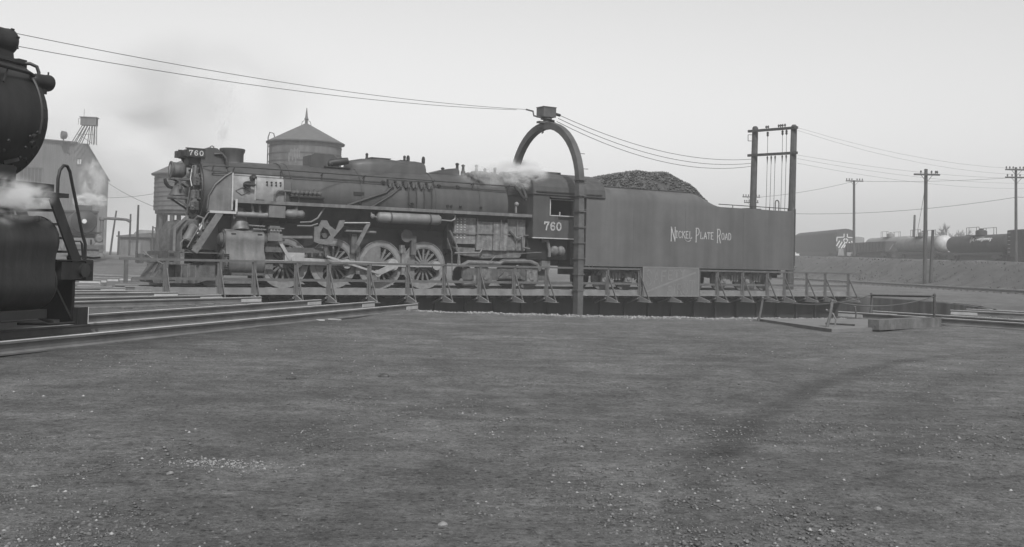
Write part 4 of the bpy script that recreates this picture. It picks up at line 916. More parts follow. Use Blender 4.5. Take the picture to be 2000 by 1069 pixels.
for c, xs in ((5.15, (3.95, 5.15, 6.35)), (12.0, (10.6, 12.0, 13.4))):
    b = MB(); b.prism([(xs[0] - .35, .62), (xs[0] - .2, .82), (c - .6, .86), (c, .72), (c + .6, .86), (xs[2] + .2, .82), (xs[2] + .35, .62), (xs[2] - .3, .5), (c, .5), (xs[0] + .3, .5)], -1.0, -.9); tf = tp('truck_frame', b, 'firebox')
    b = MB(); b.prism([(xs[0] - .35, .62), (c, .84), (xs[2] + .35, .62), (c, .5)], .9, 1.0); tp('truck_frame', b, 'firebox')
    for x in xs:
        for s in (-1, 1): swheel(x, .75 * s, .46, 'wheel', TE, 'truck_wheel')
        b = MB(); b.box(x - .17, x + .17, -1.14, -1.0, .34, .66); b.cyl((x, -1.17, .5), (x, -1.1, .5), .1); tp('journal_box', b, 'tyre', tf)
    for x in ((xs[0] + xs[1]) / 2, (xs[1] + xs[2]) / 2):
        for k in range(3): b = MB(); b.cyl((x - .16 + .16 * k, -1.05, .42), (x - .16 + .16 * k, -1.05, .7), .06, None, 8); tp('coil_spring', b, 'tyre', tf)
b = MB(); b.lathe((7.9, -1.0, .8), (1, 0, 0), [(0, .1), (.06, .18), (1.2, .18), (1.26, .1)], 14); tp('brake_reservoir', b, 'res')
for x in (2.95, 7.3): b = MB(); b.tube([(x, -1.3, .98), (x + .02, -1.32, .86), (x + .16, -1.32, .86), (x + .18, -1.3, .98)], .02, 6); tp('grab_iron', b, 'white')
# coal load
CP = [(2.9, 4.45), (3.6, 4.60), (4.6, 4.82), (5.5, 5.0), (6.3, 5.14), (7.0, 5.10), (7.8, 5.18), (8.3, 4.96), (9.0, 4.74), (9.6, 4.5), (10.1, 3.95)]
b = MB(); vs = []; na, nb_ = 90, 34
def coal_h(t, y):
    c = float(np.interp(t, [p[0] for p in CP], [p[1] for p in CP])); f = 1 - (abs(y) / 1.16) ** 3
    return 4.12 - (.5 if t > 9 else 0) * (t - 9) + max(0, c - 4.12) * max(0, f)
for i in range(na + 1):
    for j in range(nb_ + 1):
        t = 2.95 + 7.1 * i / na; y = -1.12 + 2.24 * j / nb_
        vs.append((t, y, coal_h(t, y) + .09 * noise.noise((t * 5, y * 5, 0)) + .05 * noise.noise((t * 13, y * 13, 3))))
b.add(vs, [(i * (nb_ + 1) + j, i * (nb_ + 1) + j + 1, (i + 1) * (nb_ + 1) + j + 1, (i + 1) * (nb_ + 1) + j) for i in range(na) for j in range(nb_)])
r = random.Random(8)
for _ in range(2600):
    t = r.uniform(3.0, 9.7); y = r.uniform(-1.08, 1.0); s = r.uniform(.025, .075); z = coal_h(t, y) + .04
    q = [(t + dx * s * r.uniform(.7, 1.3), y + dy * s * r.uniform(.7, 1.3), z + dz * s * r.uniform(.6, 1.2)) for dx, dy, dz in ((1, 0, 0), (-1, 0, 0), (0, 1, 0), (0, -1, 0), (0, 0, 1), (0, 0, -1))]
    b.add(q, [(0, 2, 4), (2, 1, 4), (1, 3, 4), (3, 0, 4), (2, 0, 5), (1, 2, 5), (3, 1, 5), (0, 3, 5)])
o = b.build('coal_load', K['coal'], None, 25); o.location = (0, 42, .17); o.rotation_euler = (0, 0, TH); tag(o, 'heap of black coal piled above the tender bunker', 'coal', None, 'stuff')

# ================================================================== NEAR LOCOMOTIVE (local x = right side, y = forward, z above rail)
NL = thing('steam_locomotive', 'dark steam locomotive front half cut off by the left edge of the photo', 'locomotive', (O2.x, O2.y, .17), -BR2)
def np_(name, mb, m, parent=NL, sharp=38): return mb.build(name, K[m], parent, sharp)
NZ, NR = 3.02, .89
b = MB(); b.lathe((0, -9, NZ), (0, 1, 0), [(0, NR + .06), (5.6, NR + .03), (5.62, NR), (7.66, NR), (7.68, NR - .02)], 56); sbx = np_('smokebox', b, 'near')
b = MB(); b.lathe((0, -1.32, NZ), (0, 1, 0), [(0, NR - .03), (.05, NR - .05), (.07, .66), (.16, .55), (.2, .01)], 40); np_('smokebox_door', b, 'neardark')
b = MB(); b.lathe((0, -3.4, NZ), (0, 1, 0), [(-.05, NR), (-.05, NR + .02), (.05, NR + .02), (.05, NR)], 56, True); np_('boiler_band', b, 'near')
rv = None
def rivet(a, ang, r=.024):
    global rv
    x, z = NR * math.cos(math.radians(ang)), NZ + NR * math.sin(math.radians(ang))
    if rv is None:
        b = MB(); b.ball((0, 0, 0), 1, 8, 6, (1, 1, 1)); rv = np_('rivet', b, 'nearcyl', sbx); o = rv
    else: o = inst(rv, sbx)
    o.location = (x, a, z); o.scale = (r, r, r)
for k in range(30): rivet(-1.40, -82 + k * 9, .014)
for k in range(6): rivet(-1.62, -74 + k * 11, .026)
for k in range(6): rivet(-1.98, -76 + k * 10, .028)
for k in range(5): rivet(-1.50, -70 + k * 14, .026)
for k in range(5): rivet(-2.4, -70 + k * 11, .028)
b = MB(); b.bar((.62, -1.86, NZ - .69), (.70, -1.66, NZ - .62), .03, .05); np_('smokebox_lug', b, 'near')
# headlight and bracket
b = MB(); b.lathe((0, -1.66, 4.20), (0, 1, 0), [(0, .05), (.05, .14), (.12, .185), (.36, .19), (.42, .20), (.47, .20), (.47, .17)], 28); hd = np_('headlight', b, 'near')
for k in range(8): b = MB(); a = k * PI / 4 + .3; b.cyl((.205 * math.cos(a), -1.24, 4.2 + .205 * math.sin(a)), (.205 * math.cos(a), -1.19, 4.2 + .205 * math.sin(a)), .018, None, 6); np_('headlight_clip', b, 'near', hd)
b = MB(); b.prism([(-.16, 3.86), (.16, 3.86), (.13, 4.06), (-.13, 4.06)], -1.62, -1.22); b.prism([(-.35, 3.84), (.35, 3.84), (.35, 3.87), (-.35, 3.87)], -1.95, -1.28); np_('headlight_bracket', b, 'neardark')
b = MB(); b.bar((.45, -9, 3.86), (.42, -1.3, 3.85), .06, .05); b.box(.3, .42, -1.42, -1.26, 3.78, 3.9); np_('top_conduit', b, 'near')
b = MB(); b.tube([(.40, -1.34, 3.84), (.48, -1.27, 3.85), (.56, -1.22, 3.81), (.6, -1.22, 3.72), (.62, -1.25, 3.64)], .026, 8); np_('lamp_conduit', b, 'near')
b = MB(); b.lathe((.70, -1.5, 3.575), (0, 1, 0), [(0, .03), (.03, .07), (.1, .1), (.30, .115), (.36, .125), (.38, .12), (.38, .05)], 16); cl_ = np_('class_lamp', b, 'near')
b = MB(); b.cyl((.7, -1.14, 3.68), (.7, -1.14, 3.74), .012, None, 6); b.box(.66, .74, -1.36, -1.2, 3.40, 3.47); np_('lamp_bracket', b, 'near', cl_)
# handrail along the boiler and grab iron on the smokebox
b = MB(); b.tube([(.78, -9, 3.66), (.78, -3, 3.66), (.76, -1.6, 3.65), (.72, -1.42, 3.62)], .028, 8); np_('handrail', b, 'near')
b = MB(); b.bar((.74, -1.98, 3.62), (.84, -2.16, 3.42), .02, .03); np_('handrail_stanchion', b, 'near')
pts = [((NR + .045) * math.cos(math.radians(a)), -1.50, NZ + (NR + .045) * math.sin(math.radians(a))) for a in range(40, -19, -5)]
b = MB(); b.tube(pts, .022, 6); np_('grab_iron', b, 'nearcyl')
for dz in (-18, -24): b = MB(); a = math.radians(dz); b.cyl((NR * math.cos(a), -1.56, NZ + NR * math.sin(a)), ((NR + .06) * math.cos(a), -1.56, NZ + (NR + .06) * math.sin(a)), .035, None, 8); np_('grab_iron_foot', b, 'neardark')
# running board, platform, stairs
b = MB(); b.box(.85, 1.44, -9, -1.80, 1.93, 2.03); np_('running_board', b, 'near')
b = MB(); b.box(.72, 1.46, -2.3, -1.52, 1.86, 1.92); pf = np_('front_platform', b, 'near')
for k in range(5): b = MB(); b.cyl((1.2 + .0 * k, -1.78 + .05 * k, 1.92), (1.2, -1.78 + .05 * k, 1.935), .02, None, 6); np_('platform_bolt', b, 'near', pf)
for x in (1.43, .80): b = MB(); b.bar((x, -1.80, 1.86), (x, -1.27, .95), .03, .17, (0, 1, 0)); np_('stair_stringer', b, 'near')
for k in range(4): b = MB(); f = .2 + .21 * k; b.box(.8, 1.43, -1.86 + .53 * f - .07, -1.86 + .53 * f + .07, 1.86 - .91 * f - .02, 1.86 - .91 * f + .012); np_('stair_tread', b, 'neardark')
b = MB(); b.tube([(1.45, -1.74, 1.92), (1.45, -1.74, 2.12), (1.45, -1.71, 2.24), (1.45, -1.64, 2.31), (1.45, -1.57, 2.31), (1.45, -1.51, 2.24), (1.45, -1.47, 2.12), (1.45, -1.19, 1.34), (1.45, -1.13, 1.22), (1.45, -1.12, .97)], .022, 8); np_('stair_handrail', b, 'near')
b = MB(); b.tube([(1.3, -1.35, 1.26), (1.45, -1.24, 1.26), (1.45, -1.2, 1.22), (1.45, -1.17, 1.0)], .016, 6); np_('grab_iron', b, 'near')
# pilot beam and pilot
b = MB(); b.box(-1.45, 1.45, -1.60, -1.10, .71, .96); pbm = np_('pilot_beam', b, 'near')
b = MB(); b.box(-1.47, 1.47, -1.12, -.96, .69, .97); np_('bumper_face', b, 'near', pbm)
b = MB(); b.cyl((1.44, -1.16, .84), (1.50, -1.16, .84), .1, None, 18); np_('beam_boss', b, 'nearcyl', pbm)
for z in (.74, .85): b = MB(); b.box(1.468, 1.474, -1.06, -.99, z, z + .085); np_('beam_pocket', b, 'neardark', pbm)
b = MB(); b.box(-1.45, 1.47, -1.72, -.97, .972, .99); np_('pilot_deck', b, 'near')
b = MB(); b.lathe((1.3, -1.3, 1.02), (0, 1, 0), [(0, .02), (.03, .05), (.2, .06), (.25, .02)], 10); b.tube([(1.3, -1.2, 1.05), (1.45, -.95, 1.02), (1.45, -.8, 1.03)], .015, 6); np_('cut_lever', b, 'near')
b = MB(); b.box(-1.25, 1.28, -1.16, -1.10, .12, .70); pl2_ = np_('pilot', b, 'near')
b = MB(); b.box(1.05, 1.36, -1.12, -.90, .05, .30); np_('footboard', b, 'near', pl2_)
b = MB(); b.box(1.06, 1.365, -.898, -.89, .05, .30); np_('footboard_edge', b, 'white', pl2_)
b = MB(); b.bar((1.3, -1.62, .72), (1.3, -1.2, .15), .03, .03); np_('pilot_brace', b, 'near')
b = MB(); b.tube([(1.1, -2.0, .1), (1.3, -1.5, .08), (1.32, -1.15, .08)], .02, 6); np_('drain_pipe', b, 'neardark')
# cylinder
for s in (-1, 1):
    x = 1.1 * s
    pr = arc(x, 1.22, .37, -12, 192, 18) + [(x - .345, 1.0), (x - .34, .9)] + arc(x, .64, .36, 175, 365, 18) + [(x + .34, .9), (x + .345, 1.0)]
    b = MB(); b.prism(pr, -3.1, -1.72, 'xz')
    cc = b.build('cylinder', K['nearcyl'], NL, 30)
    b = MB(); b.lathe((x, -1.72, 1.24), (0, 1, 0), [(0, .36), (.06, .35), (.14, .28), (.2, .1), (.21, .01)], 24); b.lathe((x, -1.72, .66), (0, 1, 0), [(0, .37), (.04, .36), (.05, .28), (.1, .2), (.11, .01)], 24); np_('cylinder_head', b, 'near', cc)
    b = MB(); b.cyl((x * .95, -2.4, 1.5), (x * .6, -2.4, 2.4), .2, .2, 16); np_('steam_pipe', b, 'neardark')
    b = MB(); b.box(x - .3, x + .3, -3.0, -1.8, .18, .30); b.tube([(x, -1.8, .25), (x + .1 * s, -1.65, .15), (x + .15 * s, -1.5, .1)], .025, 6); np_('cylinder_cocks', b, 'neardark')
    for q in (-1.95, -2.35): b = MB(); b.cyl((x + .2 * s, q, 1.52), (x + .2 * s, q, 1.58), .04, None, 8); np_('relief_valve', b, 'neardark', cc)
b = MB(); b.box(-.7, .7, -3.2, -1.7, .5, 2.3); b.box(-.55, .55, -9, -1.2, .6, 1.3); np_('saddle', b, 'neardark')
def nwheel(x, y, r, name):
    b = MB(); b.lathe((x - .07, y, r), (1, 0, 0), [(0, r * .8), (0, r), (.14, r), (.14, r * .8), (.09, r * .76), (.06, .15), (.0, .14), (0, .02)], 32); np_(name, b, 'near')
for s in (-1, 1):
    nwheel(.75 * s, -2.3, .42, 'pilot_wheel')
    for y in (-4.7, -6.4, -8.1): nwheel(.75 * s, y, .78, 'driving_wheel')
b = MB(); b.bar((1.0, -4.7, .6), (1.0, -8.1, .6), .06, .12); np_('side_rod', b, 'nearcyl')
b = MB(); b.lathe((0, -3.0, 3.85), (0, 0, 1), [(0, .36), (.1, .28), (.6, .27), (.7, .33), (.72, .24)], 24); np_('smokestack', b, 'near')

# ================================================================== FAR BUILDINGS AND YARD
def water_tower(cx, cy, r, zb, ze, apex, label, finial=True, ladder=False):
    t = thing('water_tower', label, 'water tower', (cx, cy, 0), 0)
    n = 56; b = MB(); vs, fs = [], []
    for k in range(n):
        a = 2 * PI * k / n; rr = r
        for z in (zb, ze): vs.append((rr * math.cos(a), rr * math.sin(a), z))
    for k in range(n): l = (k + 1) % n; fs.append((2 * k, 2 * l, 2 * l + 1, 2 * k + 1))
    fs.append(tuple(range(0, 2 * n, 2))); b.add(vs, fs); tk_ = b.build('tank', K['tank'], t, 30)
    for z in np.linspace(zb + .4, ze - .5, 7):
        b = MB(); b.lathe((0, 0, z), (0, 0, 1), [(-.05, r - .01), (-.05, r + .04), (.05, r + .04), (.05, r - .01)], 48, True); b.build('hoop', K['oldpole'], tk_)
    b = MB(); b.lathe((0, 0, ze), (0, 0, 1), [(-.12, r + .1), (-.12, r + .32), (0, r + .34), (apex - ze, .12)], 48); rf_ = b.build('roof', K['roof'], t, 30)
    if finial:
        b = MB(); b.lathe((0, 0, apex - .1), (0, 0, 1), [(0, .16), (.4, .14), (.55, .24), (.65, .15), (1.7, .03)], 10); b.tube([(.5, 0, apex - .25), (.42, 0, apex + .15), (.2, 0, apex + .3)], .03, 6); b.tube([(-.5, 0, apex - .25), (-.42, 0, apex + .15), (-.2, 0, apex + .3)], .03, 6); b.build('finial', K['roof'], rf_)
    if ladder:
        b = MB(); b.tube([(-r - .15, -.3, zb), (-r - .15, -.3, ze + .5), (-r, -.3, ze + 1.0), (-r + .4, -.3, ze + .9), (-r + .6, -.3, ze + .2)], .06, 6); b.build('ladder_hoop', K['roof'], t)
    b = MB(); b.lathe((0, 0, zb), (0, 0, 1), [(-.35, r - .15), (0, r - .15)], 32); b.build('floor_beams', K['oldpole'], t)
    for i in range(12):
        a = 2 * PI * i / 12 + .2; q = r * .86
        b = MB(); b.bar((q * math.cos(a), q * math.sin(a), -.3), (q * math.cos(a), q * math.sin(a), zb - .3), .36, .36); b.build('leg', K['oldpole'], t)
    for i in range(12):
        a = 2 * PI * i / 12 + .2; a2_ = 2 * PI * (i + 1) / 12 + .2; q = r * .86
        b = MB(); b.bar((q * math.cos(a), q * math.sin(a), 1.2), (q * math.cos(a2_), q * math.sin(a2_), zb - 1), .1, .14); b.build('brace', K['oldpole'], t)
    return t
water_tower(-21.2, 105, 3.62, 7.2, 12.72, 14.75, 'round water tank with finial on its cone roof behind the boiler', True, True)
water_tower(-32.5, 105, 3.75, 5.5, 9.15, 11.2, 'lower round water tank on legs behind the smokebox front', False)
wtp = bpy.data.objects['water_tower']
for k, (a, z, h) in enumerate(((-101, 11.0, .75), (-98, 10.6, 1.1), (-95.5, 10.9, .9), (-93, 10.4, 1.3), (-90.5, 10.8, 1.0), (-104, 10.5, .9), (-88, 10.9, .7))):
    b = MB(); x, y = 3.66 * math.cos(math.radians(a)), 3.66 * math.sin(math.radians(a)); b.box(x - .05, x + .05, y - .02, y + .02, z, z + h); b.build('pale_stave', K['slab'], wtp)
# coaling tower
CT = thing('coaling_tower', 'tall pale sheet-metal coaling tower with a sloping end wall', 'building', (-51.2, 120, 0), math.radians(23))
D_ = 9
b = MB()
prof = [(0, -.5), (0, 13.75), (1.55, 13.75), (3.9, 9.6), (3.9, -.5)]
b.add([(x, 0, z) for x, z in prof] + [(x, D_, z) for x, z in prof], [(0, 1, 2, 3, 4), (9, 8, 7, 6, 5), (1, 6, 7, 2), (2, 7, 8, 3), (3, 8, 9, 4)])
b.build('end_wall', K['wall'], CT)
b = MB(); b.add([(0, -.02, -.5), (0, -.02, 13.75), (-9, -5.2, 13.55), (-9, -5.2, -.5), (0, 9, -.5), (0, 9, 13.75), (-9, 9, 13.55), (-9, 9, -.5)], [(0, 1, 2, 3), (1, 5, 6, 2), (3, 2, 6, 7), (4, 7, 6, 5)]); b.build('main_wall', K['wall'], CT)
for i in range(44):
    f = (i + .5) / 44; b = MB(); b.bar((-9 * f, -5.18 * f - .04, -.4), (-9 * f, -5.18 * f - .04, 13.55 - .2 * f), .05, .04); b.build('batten', K['wall'], CT)
for i in range(15):
    x = .12 + i * .26; zt = 13.7 if x < 1.5 else 13.7 - (x - 1.5) * 1.73; b = MB(); b.bar((x, -.03, -.4), (x, -.03, zt), .05, .04); b.build('batten', K['wall'], CT)
for (x0, x1, z0, z1) in ((-5.4, -3.2, 8.0, 10.4),):
    yy = lambda x: 5.18 * x / 9 - .12
    b = MB(); b.add([(x0, yy(x0), z0), (x1, yy(x1), z0), (x1, yy(x1), z1), (x0, yy(x0), z1)], [(0, 1, 2, 3)]); b.v += [(x, y + .1, z) for x, y, z in b.v]; b.f.append((7, 6, 5, 4)); wn = b.build('window', K['glass'], CT)
    for k in range(7):
        x = x0 + (x1 - x0) * k / 6; b = MB(); b.bar((x, yy(x) - .03, z0), (x, yy(x) - .03, z1), .1, .06); b.build('mullion', K['wall'], wn)
    b = MB(); b.bar((x0 - .1, yy(x0 - .1) - .05, z1 + .06), (x1 + .1, yy(x1 + .1) - .05, z1 + .06), .1, .14); b.bar((x0 - .1, yy(x0 - .1) - .05, z0 - .06), (x1 + .1, yy(x1 + .1) - .05, z0 - .06), .1, .14); b.build('frame', K['tank'], wn)
b = MB(); b.box(.35, .95, -.1, -.04, 11.1, 12.0); w2 = b.build('window', K['glass'], CT)
b = MB(); b.box(.45, .63, -.12, -.101, 11.3, 11.85); b.box(.70, .86, -.12, -.101, 11.3, 11.85); b.build('pane', K['white'], w2)
for x0, x1, z in ((-9.2, .3, 13.8),): b = MB(); b.bar((x0, -5.3, 13.62), (x1, .0, 13.82), .4, .14); b.build('roof_edge', K['roof'], CT)
b = MB(); b.bar((1.45, -.1, 13.75), (4.05, -.1, 9.45), .3, .1); b.build('roof_edge', K['roof'], CT)
ST = thing('sand_house', 'small box house on splayed legs atop the coaling tower', 'tower', (-49.2, 119, 13.6), math.radians(8))
b = MB(); b.box(-.75, .95, -.5, .5, 2.1, 2.95); b.box(-.85, 1.05, -.6, .6, 2.95, 3.05); b.build('house', K['shed'], ST)
for x0, x1 in ((-1.7, -.5), (-1.25, -.2), (-.8, .1), (.1, .3), (.55, .6), (.9, .85)):
    for y in (-.4, .4): b = MB(); b.cyl((x0, y, -.1), (x1, y, 2.12), .05, None, 6); b.build('leg', K['shed'], ST)
b = MB(); b.cyl((-1.1, -.42, 1.0), (.9, -.42, 1.05), .035, None, 6); b.cyl((-.9, -.42, 1.0), (.6, -.42, .0), .03, None, 6); b.build('brace', K['shed'], ST)
b = MB(); b.cyl((-.5, 0, 3.0), (-.5, 0, 4.0), .025, None, 6); b.build('mast', K['shed'], ST)
b = MB(); b.cyl((-.95, -.5, 2.1), (-.95, -.5, 2.8), .025, None, 6); b.cyl((-.95, -.5, 2.8), (-.7, -.5, 2.8), .025, None, 6); b.build('guard_rail', K['shed'], ST)
SL = thing('searchlight', 'drum searchlight on a stand at the coaling tower roof edge', 'searchlight', (-51.6, 118.4, 13.7), math.radians(40))
b = MB(); b.lathe((-.35, 0, .75), (1, 0, 0), [(0, .46), (.08, .48), (.5, .42), (.62, .2), (.63, .01)], 20); b.build('lamp_drum', K['shed'], SL)
b = MB(); b.cyl((-.1, 0, -.2), (-.1, 0, .4), .07, None, 8); b.box(-.4, .3, -.3, .3, .0, .06); b.tube([(-.1, -.5, .75), (-.1, -.5, .35), (-.1, 0, .3), (-.1, .5, .35), (-.1, .5, .75)], .04, 6); b.build('stand', K['shed'], SL)
# far locomotive under the coaling tower
FL = thing('steam_locomotive', 'small distant steam locomotive seen head-on below the coaling tower', 'locomotive', (-33.1, 80, .58), math.radians(25))
def fp(n, mb, m, p=FL): return mb.build(n, K[m], p)
b = MB(); b.lathe((0, 12, 2.95), (0, -1, 0), [(0, 1.05), (11, 1.0), (11.9, .95)], 30); fp('boiler', b, 'dark')
b = MB(); b.lathe((0, .1, 2.95), (0, -1, 0), [(0, .93), (.06, .9), (.08, .62), (.2, .4), (.24, .01)], 26); fp('smokebox_front', b, 'dark')
b = MB(); b.lathe((0, -.1, 2.95), (0, -1, 0), [(0, .2), (.2, .22), (.25, .2), (.25, .01)], 16); hf = fp('headlight', b, 'grime')
b = MB(); b.lathe((0, -.36, 2.95), (0, -1, 0), [(0, .17), (.02, .01)], 16); fp('lens', b, 'white', hf)
b = MB(); b.lathe((0, 1.2, 3.8), (0, 0, 1), [(0, .45), (.15, .34), (.6, .34), (.68, .4)], 16); fp('smokestack', b, 'paint')
b = MB(); b.box(-.55, .55, .0, .5, 3.8, 4.2); fp('number_box', b, 'paint')
b = MB(); b.box(-1.4, 1.4, -.9, -.6, .8, 1.15); fp('pilot_beam', b, 'grime')
b = MB(); b.prism([(-.6, .8), (-1.4, .15), (-.6, .15)], -1.1, 1.1, 'yz'); fp('pilot', b, 'grime')
for s in (-1, 1):
    b = MB(); b.lathe((1.15 * s, 1.8, .95), (0, -1, 0), [(0, .45), (1.3, .45), (1.35, .3)], 16); b.lathe((1.15 * s, 1.8, 1.6), (0, -1, 0), [(0, .3), (1.3, .3), (1.4, .2)], 16); fp('cylinder', b, 'wheel')
    b = MB(); b.box(1.0 * s - .35, 1.0 * s + .35, .5, 11, 2.1, 2.16); fp('running_board', b, 'paint')
    b = MB(); b.lathe((.72 * s - .06, 3.6, .8), (1, 0, 0), [(0, .8), (.12, .8)], 20); fp('driving_wheel', b, 'wheel')
b = MB(); b.box(-1.5, 1.5, 10, 12.5, 1.8, 4.0); b.box(-1.6, 1.6, 9.8, 12.8, 4.0, 4.15); fp('cab', b, 'paint')
# water column beside it
WC = thing('water_column', 'standpipe water column with a swinging spout beside the far locomotive', 'water column', (-35.7, 90, .8), 0)
b = MB(); b.lathe((0, 0, -.2), (0, 0, 1), [(0, .4), (.4, .3), (.5, .18), (3.3, .16), (3.4, .24), (3.6, .2)], 14); b.build('standpipe', K['shed'], WC)
b = MB(); b.tube([(-.2, 0, 3.35), (1.2, 0, 3.3), (2.1, 0, 3.25), (2.5, 0, 3.1)], [.14, .13, .12, .16], 10); b.build('spout', K['shed'], WC)
# sheds, tank and cars in the left distance
def far_shed(x, y, w, d, h, rz, label, m='shed', roof=.8):
    t = thing('shed', label, 'shed', (x, y, .85), rz)
    b = MB(); b.box(-w / 2, w / 2, 0, d, -.3, h); wl = b.build('wall', K[m], t)
    b = MB(); b.prism([(-w / 2 - .2, h), (w / 2 + .2, h), (w / 2 + .2, h + .12), (0 if roof > .5 else w / 2, h + roof), (-w / 2 - .2, h + .12)], -.3, d + .3); b.build('roof', K['roof'], t)
    b = MB(); b.box(-w * .2, w * .2, -.05, -.01, 0, h * .7); b.build('door', K['wall'], t)
    for k in range(int(w / .5)): b = MB(); b.box(-w / 2 + k * .5, -w / 2 + k * .5 + .05, -.04, -.002, -.2, h); b.build('batten', K[m], wl)
far_shed(-40.8, 112, 3.4, 5, 2.0, 0, 'low dark shed in the left distance below the leaning poles', 'shed', .5)
far_shed(-41.5, 125, 3.2, 6, 3.3, 0, 'tall dark shed behind the low one in the left distance', 'shed', .3)
t = thing('oil_tank', 'horizontal round oil tank behind the low water tower', 'tank', (-40.8, 118, .85), math.radians(70))
b = MB(); b.lathe((-2.5, 0, 1.6), (1, 0, 0), [(0, .3), (.1, 1.0), (.3, 1.3), (4.7, 1.3), (4.9, 1.0), (5, .3)], 26); b.build('shell', K['cargrey'], t)
for x in (-1.6, 1.6): b = MB(); b.box(x - .2, x + .2, -1, 1, -.2, .7); b.build('saddle', K['shed'], t)
t = thing('gondola_car', 'low dark rail car in the left distance beside the oil tank', 'rail car', (-41.5, 132, .85), math.radians(80))
b = MB(); b.box(-5, 5, -1.4, 1.4, .9, 2.9); bd = b.build('body', K['car'], t)
for k in range(9): b = MB(); b.box(-4.9 + k * 1.2, -4.8 + k * 1.2, -1.46, -1.401, .9, 2.9); b.build('rib', K['car'], bd)
for x in (-3.4, 3.4):
    for q in (-.8, .8): b = MB(); b.cyl((x + q, -.75, .45), (x + q, .75, .45), .42, None, 16); b.build('wheelset', K['dark'], t)
def pole(x, y, zb, h, r, label, arms=(), lean=(0, 0), group=None, name='utility_pole', azi=0., cat='pole', m='oldpole'):
    t = thing(name, label, cat, (x, y, zb), azi, group)
    b = MB(); b.tube([(0, 0, -.4), (lean[0] * .5, lean[1] * .5, h * .5), (lean[0], lean[1], h)], [r, r * .88, r * .75], 10); b.build('pole', K[m], t)
    for (z, hw, ins) in arms:
        f = z / h; cx, cy = lean[0] * f, lean[1] * f
        b = MB(); b.box(cx - hw, cx + hw, cy - r - .1, cy - r * .7, z - .07, z + .06); am = b.build('crossarm', K[m], t)
        for q in ins: b = MB(); b.lathe((cx + q * hw, cy - r * .9, z + .06), (0, 0, 1), [(0, .03), (.08, .035), (.1, .075), (.2, .07), (.26, .03)], 8); b.build('insulator', K['dark'], am)
        for s in (-1, 1): b = MB(); b.bar((cx + s * hw * .45, cy - r, z - .05), (cx, cy - r, z - .6), .04, .03); b.build('brace', K[m], am)
    return t
SIX = (-.9, -.6, -.3, .3, .6, .9)
pole(32.8, 82, .05, 9.3, .17, 'tallest utility pole with one crossarm at the embankment foot', [(8.85, 1.02, (-.45, .38, .7, .82))], (.0, 0))
pole(48.8, 100, 2.2, 9.3, .15, 'utility pole with two crossarms at the right edge', [(9.05, 1.1, SIX), (8.3, 1.1, (-.8, -.4, .3, .8))], (-.08, 0))
pole(41.4, 125, 2.4, 9.6, .17, 'utility pole with one crossarm beside the striped car', [(9.5, 1.05, SIX)], (-.1, 0))
pole(33.25, 82, .1, 4.4, .15, 'cut-off pole stub beside the tallest utility pole', (), (.15, 0))
pole(57.5, 148, 2.6, 6.6, .19, 'cut-off leaning pole stub behind the grey tank car', (), (.15, 0))
pole(30.0, 130, .1, 10.1, .16, 'far utility pole with two short crossarms behind the twin-pole frame', [(9.9, 1.1, SIX), (9.2, .9, SIX)])
pole(-28.95, 80, .6, 4.3, .10, 'tall thin pole in the left distance beside the low water tank', ())
pole(-38.8, 100, .8, 4.4, .10, 'thin pole leaning right in the left distance', (), (.5, 0))
pole(-35.8, 97, .8, 4.0, .10, 'thin pole between the leaning pole and the shed', ())
pole(-33.0, 96, .8, 4.6, .06, 'slender mast holding the guy wire in the left distance', ())
pole(-33.5, 96.5, .8, 2.9, .09, 'short post beside the slender mast in the left distance', ())
pole(-37.6, 99, .8, 2.4, .11, 'short stub post right of the leaning pole in the left distance', ())
# twin-pole frame behind the tender
HF = thing('power_pole_frame', 'twin-pole power frame with two crossarms rising behind the tender', 'pole frame', (0, 0, 0), 0)
PLt, PRt = Vector((13.68, 58.5, 9.24)), Vector((15.34, 56.5, 9.11))
for P_ in (PLt, PRt):
    b = MB(); b.tube([(P_.x - .12, P_.y, -.3), (P_.x - .06, P_.y, 4.6), (P_.x, P_.y, P_.z - .1), (P_.x, P_.y, P_.z)], [.21, .19, .165, .10], 14); b.build('pole', K['oldpole'], HF)
dv = (PRt - PLt).normalized(); fr_ = Vector((dv.y, -dv.x, 0)).normalized() * -.17
fr_ = Vector((-dv.y, dv.x, 0)).normalized(); fr_ = fr_ * (-.17 if fr_.y > 0 else .17)
arms_ = []
for z in (8.93, 7.55):
    a0, a1 = Vector((PLt.x, PLt.y, z + .02)) - dv * .35 + fr_, Vector((PRt.x, PRt.y, z - .0)) + dv * .35 + fr_
    b = MB(); b.bar(a0, a1, .11, .14); am = b.build('crossarm', K['oldpole'], HF); arms_.append(am)
def hf_pt(f, z): p = PLt.lerp(PRt, f); return Vector((p.x, p.y, z)) + fr_
for f in (.34, .39, .66, .71, .76, .82): b = MB(); p = hf_pt(f, 9.0); b.lathe(p, (0, 0, 1), [(0, .02), (.06, .03), (.08, .06), (.15, .05), (.19, .02)], 8); b.build('insulator', K['dark'], arms_[0])
for f in (.38, .76, .86):
    b = MB(); p = hf_pt(f, 8.84); b.lathe(p, (0, 0, -1), [(0, .03), (.06, .07), (.14, .05), (.2, .07), (.28, .02)], 8); b.build('insulator', K['dark'], arms_[0])
    b = MB(); b.tube([hf_pt(f, 8.6), hf_pt(f, 7.62)], .014, 5); b.build('drop_wire', K['wire'], HF)
for f in (.38, .48, .58, .76, .86):
    b = MB(); b.tube([hf_pt(f, 7.5), hf_pt(f - .01, 5.5), hf_pt(f - .03, 3.2)], .014, 5); b.build('drop_wire', K['wire'], HF)
    b = MB(); p = hf_pt(f, 7.46); b.lathe(p, (0, 0, -1), [(0, .02), (.05, .05), (.2, .03), (.45, .015)], 8); b.build('insulator', K['dark'], arms_[1])
